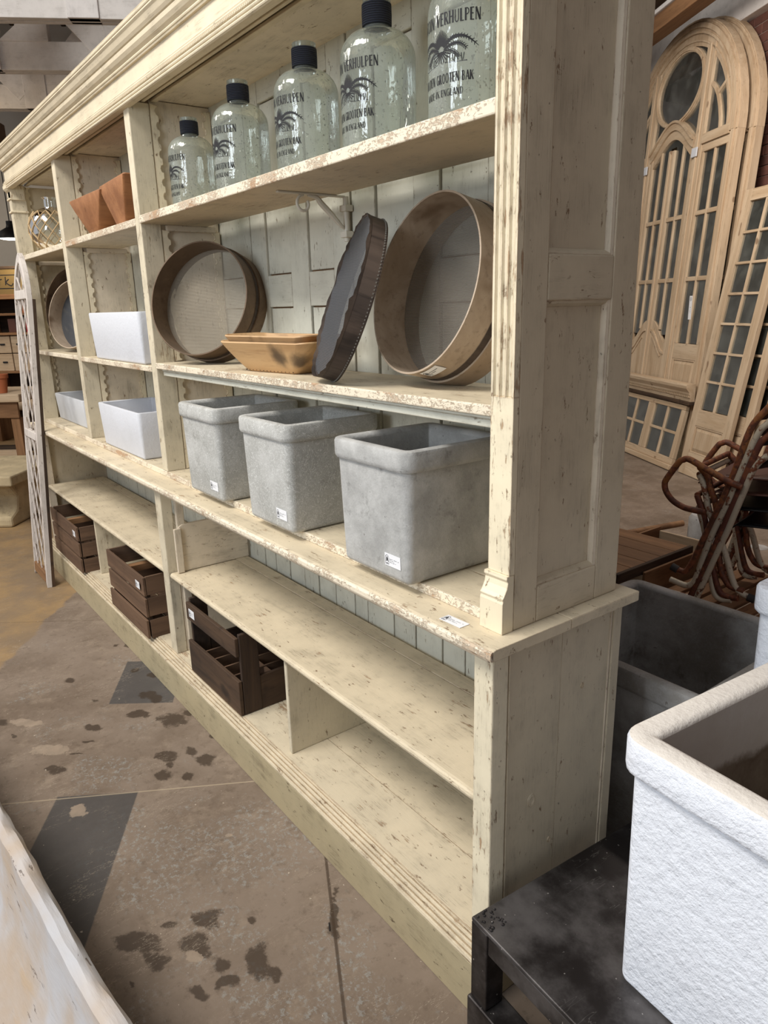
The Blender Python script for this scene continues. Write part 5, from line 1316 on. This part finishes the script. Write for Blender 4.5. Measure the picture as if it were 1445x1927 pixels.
t = thing('transom_window', 'low pine window sash with small panes on the floor under the arched doorway', 'window', bl(3.56, 6.46, 0.004), ROT, lean=0.19)
part('bottom_rail', B(-0.03, 0.04, -0.02, 2.1, 0.0, 0.05), 'pine_y', t, bevel=0.006); part('bottom_rail', B(0, 0.04, 0, 2.08, 0.051, 0.11), 'pine_y', t, bevel=0.003); part('top_rail', B(0, 0.04, 0, 2.08, 0.585, 0.63), 'pine_y', t, bevel=0.003)
for y0, y1 in ((0.0, 0.07), (0.60, 0.73), (1.26, 1.39), (1.98, 2.08)): part('stile', B(0.001, 0.041, y0, y1, 0.111, 0.584), 'pine_z', t, bevel=0.003)
for y0, y1 in ((0.071, 0.599), (0.731, 1.259), (1.391, 1.979)):
    ym = (y0+y1)/2; part('muntin', B(0.006, 0.036, ym-0.015, ym+0.015, 0.111, 0.584), 'pine_z', t, bevel=0.003)
    for a, b in ((y0, ym-0.0155), (ym+0.0155, y1)):
        part('glazing_bar', B(0.006, 0.036, a, b, 0.34, 0.366), 'pine_y', t, bevel=0.003); pane(t, a, b, 0.112, 0.339); pane(t, a, b, 0.367, 0.583)
t = thing('shelf_board', 'dark wooden board lying along the top of the low window sash', 'board', bl(3.66, 6.40, 0.633), ROT)
part('board', B(0, 0.072, 0, 2.1, 0, 0.03), 'old_y', t, bevel=0.004)
t = thing('cornice_piece', 'length of carved pine cornice moulding lying on the low window sash', 'moulding', bl(3.66, 6.42, 0.6645), ROT)
pr = [(0.072, 0.0), (0.03, 0.0), (0.03, 0.03), (0.022, 0.036), (0.022, 0.06), (0.014, 0.066), (0.012, 0.085), (-0.004, 0.105), (-0.02, 0.125), (-0.024, 0.15), (-0.018, 0.165), (0.072, 0.165)]
part('moulding', prism(BM(), pr, 0.0, 2.05, 'y'), 'pine_y', t)
bm = BM()
for k in range(64): box(bm, 0.013, 0.021, 0.01+k*0.032, 0.028+k*0.032, 0.040, 0.058)
part('dentils', bm, 'pine_y', t, kind='stuff')
for lb, b, a, z in (('white paper tag hanging on the arched doorway side light', 3.72, 6.60, 1.415), ('white paper tag hanging behind, nearer the slim doors', 3.90, 6.585, 1.42)):
    tg = thing('paper_tag', lb, 'tag', bl(b, a, z), ROT)
    part('card', B(0, 0.001, 0, 0.05, 0, 0.215), 'paper', tg); part('string', tube(BM(), [(0, 0.025, 0.213), (0.001, 0.025, 0.26)], 0.001, 4), 'ink', tg)
    bm = BM(); f = lambda x, y: (-0.0006, 0.05-x, y)
    stroke(bm, E_(0.025, 0.185, 0.012, 0.016, 0, 2*PI, 12), 0.003, f); stroke(bm, [(0.018, 0.175), (0.025, 0.197), (0.032, 0.175)], 0.003, f)
    for k in range(4): stroke(bm, [(0.018+0.006*(k % 2), 0.11-0.016*k), (0.034, 0.11-0.016*k)], 0.003, f)
    part('tag_print', bm, 'ink', tg, kind='stuff')

# ---------------------------------------------------------------- stack of tubular chairs, right background
PH = math.radians(40); CW = 0.42
SA = Vector((math.cos(PH), -math.sin(PH), 0)); TA = Vector((math.sin(PH), math.cos(PH), 0))   # along the side (to the back), across to the far side
P0 = Vector((1.25, 3.0, 0))
def C3(pts, far=False, off=0.0):
    """side profile of a chair, given where it crosses the plane a=3, carried onto the chair's own side plane"""
    out = []
    for b, z in pts:
        rho = b/3.0; a = (P0.x*TA.x + P0.y*TA.y)/(rho*TA.x + TA.y)
        zz = max(CAM.z + (z-CAM.z)/3.0*a, 0.318)
        v = Vector((rho*a, a, zz)) - P0 + TA*((CW if far else 0.0) + off); out.append((v.x, v.y, v.z))
    return out
def chair(label, rear, front, arm, mt, seat_dz, seat_db, mats):
    t = thing('tubular_chair', label, 'chair', bl4(P0.x, P0.y, 0), ROT40, 'stacked rusty tubular chairs')
    for far in (False, True):
        part('rear_leg', tube(BM(), smoothpts(C3(rear, far), 4), 0.0135, 10), mt, t, smooth=True)
        part('front_leg', tube(BM(), smoothpts(C3(front, far, 0.03 if not far else -0.03), 4), 0.0135, 10), mt, t, smooth=True)
        if arm: part('arm', tube(BM(), smoothpts(C3(arm, far, -0.027 if not far else 0.027), 4), 0.0135, 10), mt, t, smooth=True)
    f0 = Vector(C3(front)[0]); part('front_bar', tube(BM(), [f0 + TA*0.03, f0 + TA*(CW-0.03)], 0.0125, 10), mt, t, smooth=True)
    # dished seat pan with a raised scroll
    bm = BM(); N = 9; G = []; o0 = f0 + SA*(0.0 + seat_db); zs_ = 0.872 + seat_dz
    for i in range(N):
        row = []
        for j in range(N):
            u = i/(N-1); v = j/(N-1); z = zs_ - 0.012*math.sin(PI*u)*math.sin(PI*v) - (0.035*(1-u/0.12) if u < 0.12 else 0) + 0.02*u
            p = o0 + SA*(0.31*u) + TA*(0.03 + (CW-0.06)*v); row.append(bm.verts.new((p.x, p.y, z)))
        G.append(row)
    for i in range(N-1):
        for j in range(N-1): bm.faces.new((G[i][j], G[i+1][j], G[i+1][j+1], G[i][j+1]))
    o = part('seat', bm, mats, t, smooth=True); sm = o.modifiers.new('thick', 'SOLIDIFY'); sm.thickness = 0.006
    sc = []
    for k in range(13):
        p = o0 + SA*(0.10 + 0.14*math.sin(PI*k/12)) + TA*(CW/2 - 0.14*math.cos(PI*k/12)); sc.append((p.x, p.y, zs_ + 0.004))
    part('seat_scroll', tube(BM(), sc, 0.004, 6), mats, o, smooth=True)
    # curved back plate between the rear tubes
    R0 = [Vector(q) for q in C3(rear[:5])]; bm = BM(); V = []
    for i in range(9):
        v = i/8; bow = SA*(0.05*math.sin(PI*v)) + TA*(CW*v)
        V.append([bm.verts.new(q + bow) for q in (R0[0], (R0[0]+R0[2])/2, R0[3])])
    for p, q in zip(V, V[1:]):
        for j in range(2): bm.faces.new((p[j], p[j+1], q[j+1], q[j]))
    o = part('backrest', bm, mats, t, smooth=True); sm = o.modifiers.new('thick', 'SOLIDIFY'); sm.thickness = 0.006
    return t
arm = [(1.339, 0.843), (1.277, 0.870), (1.179, 0.926), (1.111, 0.965), (1.087, 0.962), (1.072, 0.953), (1.029, 0.886), (1.021, 0.86), (1.03, 0.827), (1.058, 0.79), (1.098, 0.763), (1.134, 0.75), (1.20, 0.735)]
r1 = [(1.52, 1.30), (1.45, 1.235), (1.397, 1.167), (1.359, 1.122), (1.33, 1.057), (1.279, 0.853), (1.207, 0.644), (1.191, 0.601), (1.16, 0.512), (1.135, 0.464), (1.105, 0.468), (1.074, 0.485)]
r2 = [(1.53, 1.235), (1.455, 1.165), (1.404, 1.106), (1.367, 1.056), (1.31, 0.879), (1.286, 0.788), (1.232, 0.644), (1.199, 0.517), (1.178, 0.426), (1.155, 0.40), (1.131, 0.399), (1.069, 0.426)]
r3 = [(1.54, 1.17), (1.46, 1.105), (1.411, 1.053), (1.38, 1.015), (1.331, 0.859), (1.267, 0.644), (1.22, 0.501), (1.180, 0.392), (1.16, 0.345), (1.13, 0.332), (1.07, 0.35)]
r4 = [(1.60, 1.08), (1.50, 1.02), (1.42, 0.971), (1.37, 0.917), (1.341, 0.823), (1.289, 0.644), (1.272, 0.596), (1.205, 0.39), (1.185, 0.335), (1.15, 0.318), (1.09, 0.318)]
f1 = [(1.137, 0.922), (1.174, 0.882), (1.194, 0.822), (1.227, 0.73), (1.262, 0.495), (1.30, 0.405), (1.334, 0.375), (1.38, 0.36)]
f2 = [(1.139, 0.890), (1.163, 0.842), (1.199, 0.72), (1.279, 0.543), (1.321, 0.425), (1.357, 0.36), (1.422, 0.322)]
f3 = [(1.139, 0.800), (1.178, 0.70), (1.193, 0.627), (1.246, 0.436), (1.276, 0.36), (1.31, 0.335), (1.36, 0.325)]
f4 = [(1.150, 0.745), (1.18, 0.66), (1.20, 0.58), (1.235, 0.42), (1.255, 0.35), (1.285, 0.322), (1.33, 0.318)]
ch = [chair('topmost rusty tubular chair of the stack, with looped arms', r1, f1, arm, 'rust', 0.0, 0.0, 'seat'),
      chair('second chair of the stack, flaking white over rust', r2, f2, None, 'rust_white', -0.065, 0.03, 'seat'),
      chair('third chair of the stack, dark reddish tube frame', r3, f3, None, 'rust_dark', -0.13, 0.06, 'black'),
      chair('lowest chair of the stack, whitish worn tube frame', r4, f4, None, 'rust_white', -0.195, 0.12, 'black')]
for c_, (p, q) in zip(ch[:2], (((1.098, 0.470), (1.070, 0.487)), ((1.40, 0.332), (1.432, 0.318)))):
    part('rubber_foot', tube(BM(), C3([p, q], False, 0.0 if p[0] < 1.2 else 0.03), 0.0175, 10), 'rubber', c_, smooth=True)
# slatted low table carrying the chairs
t = thing('slatted_table', 'low brown slatted wooden table under the stacked chairs', 'table', (-0.62, 2.12, 0.0))
for k in range(3, 11): part('slat', B(-0.42+k*0.082, -0.42+k*0.082+0.062, -0.40, 0.36, 0.285, 0.303), 'brown_y', t, bevel=0.003)
for y in (-0.34, 0.28): part('bearer', B(-0.174, 0.465, y, y+0.05, 0.235, 0.2845), 'brown_x', t, bevel=0.003)
for x in (-0.16, 0.40):
    for y in (-0.34, 0.28): part('leg', B(x, x+0.05, y, y+0.05, 0.0, 0.2345), 'brown_z', t, bevel=0.003)
# plank topped cart with compartment crate below
t = thing('plank_table', 'low table with wide brown planks and dark iron edge behind the cabinet', 'table', (-1.30, 1.98, 0.0))
for k in range(5): part('plank', B(-0.40, 0.38, -0.29+k*0.118, -0.29+k*0.118+0.114, 0.405, 0.43), 'brown_x', t, bevel=0.002)
part('edge_bar', B(0.3805, 0.40, -0.30, 0.31, 0.385, 0.432), 'old_y', t, bevel=0.003); part('edge_bar', B(-0.42, -0.4005, -0.30, 0.31, 0.385, 0.432), 'old_y', t, bevel=0.003)
for x in (-0.36, 0.30): part('leg', B(x, x+0.045, -0.28, -0.235, 0.0, 0.404), 'old_z', t, bevel=0.003)
part('leg', B(-0.36, -0.315, 0.24, 0.285, 0.0, 0.404), 'old_z', t, bevel=0.003)
part('hinge', lathe(BM(), [(0, 0.006), (0.016, 0.005), (0.018, 0.0)], 12, 0.4305), 'steel', t)
t.location = (-1.25, 1.95, 0.0)
t2 = thing('compartment_crate', 'brown wooden crate with open compartments under the edge of the plank table', 'crate', (-1.015, 2.17, 0.0), PI/2)
L_, D_, H_ = 0.68, 0.37, 0.403
part('front_board', B(-L_/2, L_/2, -D_/2, -D_/2+0.014, 0.0, H_), 'brown_x', t2, bevel=0.002); part('back_board', B(-L_/2, L_/2, D_/2-0.014, D_/2, 0.0, H_), 'brown_x', t2, bevel=0.002)
for s in (-1, 1): part('end_board', B(s*(L_/2-0.008)-0.007, s*(L_/2-0.008)+0.007, -D_/2+0.0145, D_/2-0.0145, 0.0, H_-0.02), 'pine_y', t2, bevel=0.002)
for k in range(1, 4): part('divider', B(-L_/2+L_*k/4-0.006, -L_/2+L_*k/4+0.006, -D_/2+0.0145, D_/2-0.0145, 0.012, H_-0.03), 'brown_y', t2, bevel=0.002)
part('crate_floor', B(-L_/2+0.016, L_/2-0.016, -D_/2+0.015, D_/2-0.015, 0.001, 0.012), 'old_x', t2)
t = thing('wooden_handle_tool', 'round wooden pole handle ending at a grey stone drum behind the plank table', 'tool', (-1.29, 3.15, 0.0))
part('handle', tube(BM(), [(-0.42, -0.72, 0.205), (-0.23, -0.40, 0.239), (-0.08, -0.10, 0.272)], 0.019, 10), 'brown_x', t, smooth=True)
part('drum', lathe(BM(), [(0, 0.0), (0.085, 0.0), (0.09, 0.01), (0.09, 0.30), (0.075, 0.325), (0, 0.33)], 20), 'concrete_dark', t, smooth=True)
mc = part('floor_plate', lathe(BM(), [(0, 0.004), (0.055, 0.004), (0.06, 0.0)], 24), 'concrete_dark', floor); mc.location = (-1.212, 3.738, 0.0005)
# ---------------------------------------------------------------- far left background
def bt(name, label, cat, b, a, z=0.0, rot=ROT40, group=None): return thing(name, label, cat, bl4(b, a, z), rot, group)
t = bt('stone_bench', 'weathered stone bench with curved legs at the left frame edge', 'bench', -3.62, 5.55)
part('seat_slab', B(-0.75, 0.50, -0.42, 0.42, 0.36, 0.44), 'stone', t, bevel=0.012)
for x in (-0.55, 0.22):
    pr = [(-0.30, 0.0), (-0.30, 0.08), (-0.20, 0.12), (-0.17, 0.22), (-0.24, 0.30), (-0.34, 0.36), (0.34, 0.36), (0.24, 0.30), (0.17, 0.22), (0.20, 0.12), (0.30, 0.08), (0.30, 0.0)]
    part('leg', prism(BM(), pr, x, x+0.16, 'x'), 'stone', t, bevel=0.02)
t = bt('workbench', 'heavy old wooden workbench with thick top behind the stone bench', 'table', -4.55, 7.35)
part('bench_top', B(-1.2, 0.55, -0.40, 0.40, 0.78, 0.86), 'pine_x', t, bevel=0.01); part('apron', B(-1.15, 0.50, -0.36, -0.33, 0.62, 0.779), 'brown_x', t, bevel=0.004)
for x in (-1.1, 0.40):
    for y in (-0.34, 0.26): part('leg', B(x, x+0.09, y, y+0.08, 0.0, 0.779 if y > 0 else 0.619), 'brown_z', t, bevel=0.004)
part('stretcher', B(-1.0, 0.399, -0.30, -0.24, 0.20, 0.28), 'pine_x', t, bevel=0.004); part('lower_shelf', B(-1.0, 0.39, -0.22, 0.2, 0.22, 0.25), 'old_x', t, bevel=0.004)
t = mesh_obj('terracotta_pot', lathe(BM(), [(0, 0), (0.052, 0), (0.07, 0.145), (0.08, 0.147), (0.082, 0.185), (0.070, 0.185), (0.062, 0.14), (0.048, 0.015), (0, 0.012)], 24), 'terracotta', True)
t.location = bl4(-4.25, 7.1, 0.861); tag(t, 'terracotta flower pot standing on the old workbench', 'pot')
t = mesh_obj('wooden_tub', lathe(BM(), [(0, 0), (0.10, 0), (0.13, 0.27), (0.12, 0.27), (0.095, 0.02), (0, 0.02)], 20), 'old_z', True); t.location = bl4(-4.52, 7.05, 0.861); tag(t, 'dark round wooden tub beside the terracotta pot', 'tub')
# tall shelving with boxes
t = bt('shelving_unit', 'tall brown open shelving with stored goods far behind at left', 'shelf', -5.20, 9.2)
for z in (0.55, 0.92, 1.40, 1.64, 1.84): part('shelf_board', B(-1.5, 0.9, -0.02, 0.42, z-0.03, z), 'brown_x', t, bevel=0.004)
for x in (-1.5, -0.45, 0.86): part('upright', B(x, x+0.04, 0.0, 0.40, 0.0, 1.81), 'brown_z', t, bevel=0.003)
part('back_panel', B(-1.5, 0.9, 0.42, 0.435, 0.0, 1.84), 'old_x', t)
t = bt('case_sign', 'flat ochre case with dark embossed script on top of the shelving', 'sign', -5.10, 9.25, 1.842)
part('panel', B(-0.9, 0.22, 0.0, 0.18, 0.0, 0.36), 'gold', t, bevel=0.012)
part('frame_strip', B(-0.9, 0.225, -0.012, 0.0, 0.335, 0.365), 'old_x', t, bevel=0.003); part('frame_strip', B(-0.9, 0.225, -0.012, 0.0, 0.0, 0.03), 'brown_x', t, bevel=0.003)
bm = BM(); f = lambda x, y: (-0.34+x, -0.002, 0.13+y)
stroke(bm, [(-0.02, -0.03), (0.32, -0.03), (0.36, 0.05), (0.32, 0.13), (-0.02, 0.13)], 0.010, f)
for pl in ([(0.04, 0.02), (0.08, 0.06), (0.05, 0.08), (0.03, 0.04), (0.09, 0.01)], [(0.11, 0.01), (0.12, 0.07), (0.15, 0.08)], [(0.19, 0.01), (0.20, 0.11)], [(0.24, 0.08), (0.20, 0.04), (0.26, 0.0), (0.29, 0.03)]): stroke(bm, [(p.x, p.y) for p in smoothpts([(a, b, 0) for a, b in pl], 4)], 0.012, f)
part('script', bm, 'ink', t)
gb2 = 'boxes and books on the far shelving'
def bx(label, b, a, z, w_, d_, h_, mt, nm='storage_box', cat='box'):
    o = mesh_obj(nm, B(-w_/2, w_/2, 0, d_, 0, h_), mt, bevel=0.004); o.location = bl4(b, a, z); o.rotation_euler = (0, 0, ROT40); tag(o, label, cat, gb2); return o
bx('small red-brown box on the upper far shelf', -5.10, 9.24, 1.641, 0.12, 0.2, 0.15, 'terracotta')
bx('dark box on the upper far shelf, right of the red-brown one', -4.94, 9.24, 1.641, 0.12, 0.2, 0.13, 'black')
bx('grey standing book on the far shelf, left of a red one', -5.13, 9.24, 1.401, 0.10, 0.2, 0.19, 'greyc', 'book', 'book')
bx('red standing book on the far shelf, right of a grey one', -5.02, 9.24, 1.401, 0.10, 0.2, 0.18, 'red', 'book', 'book')
bx('dark red standing book at left on the far shelf', -5.25, 9.24, 1.401, 0.10, 0.2, 0.17, 'seat', 'book', 'book')
bx('dark book at right end of the far shelf', -4.92, 9.24, 1.401, 0.08, 0.2, 0.18, 'black', 'book', 'book')
for k in range(6):
    c, r = k % 3, k//3
    t = bt('drawer_box', ('upper' if r else 'lower') + ' row ochre drawer with a dark pull, ' + ('left', 'middle', 'right')[c] + ' of its row on the far shelving', 'drawer', -5.40+c*0.215, 9.22, 0.921+r*0.225, group='drawers on the far shelving')
    part('box', B(-0.10, 0.10, 0.0, 0.3, 0, 0.215), 'pine_x', t, bevel=0.004); part('pull', B(-0.03, 0.03, -0.016, -0.001, 0.10, 0.12), 'ink', t, bevel=0.003)
t = bt('potted_plant', 'bare stemmed plant in an ochre bowl on the low far shelf', 'plant', -5.07, 9.30, 0.551)
part('bowl', lathe(BM(), [(0, 0), (0.07, 0), (0.13, 0.09), (0.12, 0.09), (0.06, 0.02), (0, 0.02)], 20), 'bowl', t, smooth=True)
part('soil', lathe(BM(), [(0, 0.06), (0.10, 0.06)], 16), 'old_z', t)
for dx, dz in ((0.08, 0.22), (-0.07, 0.2), (0.02, 0.26)): part('stem', tube(BM(), smoothpts([(0, 0, 0.06), (dx*0.4, 0, 0.15), (dx, 0, dz)]), 0.006, 6), 'greyc', t, smooth=True)
t = bt('log_stool', 'pale driftwood log lying on the floor before the shelving', 'log', -4.9, 8.4)
part('log', tube(BM(), smoothpts([(-0.9, 0, 0.62), (-0.3, 0.05, 0.55), (0.2, 0, 0.60), (0.5, 0.05, 0.52)]), [0.07+0.02*math.sin(k) for k in range(13)], 12), 'pine_x', t, smooth=True)
for x in (-0.6, 0.3): part('leg', B(x, x+0.08, -0.04, 0.04, 0.0, 0.56), 'old_z', t, bevel=0.006)
# pendant lamp
t = bt('pendant_lamp', 'black dome pendant lamp with lit disc at the left edge', 'lamp', -4.94, 9.0, 2.50)
part('shade', lathe(BM(), [(0.155, 0.0), (0.150, 0.03), (0.12, 0.085), (0.06, 0.12), (0.04, 0.13), (0.04, 0.20), (0, 0.205), (0, 0.195), (0.03, 0.19), (0.05, 0.12), (0.11, 0.08), (0.145, 0.028), (0.150, 0.0)], 28), 'black', t, smooth=True)
part('diffuser', lathe(BM(), [(0, -0.012), (0.10, -0.008), (0.146, 0.004), (0.146, 0.01), (0, 0.012)], 28), 'bulb', t, smooth=True)
part('cable', tube(BM(), [(0, 0, 0.2), (0, 0, 3.1)], 0.006, 6), 'black', t)
pl = bpy.data.lights.new('pendant_light', 'POINT'); pl.energy = 30; pl.color = (1.0, 0.86, 0.66); pl.shadow_soft_size = 0.12
plo = bpy.data.objects.new('pendant_light', pl); COL.objects.link(plo); plo.location = bl4(-4.94, 9.0, 2.40)
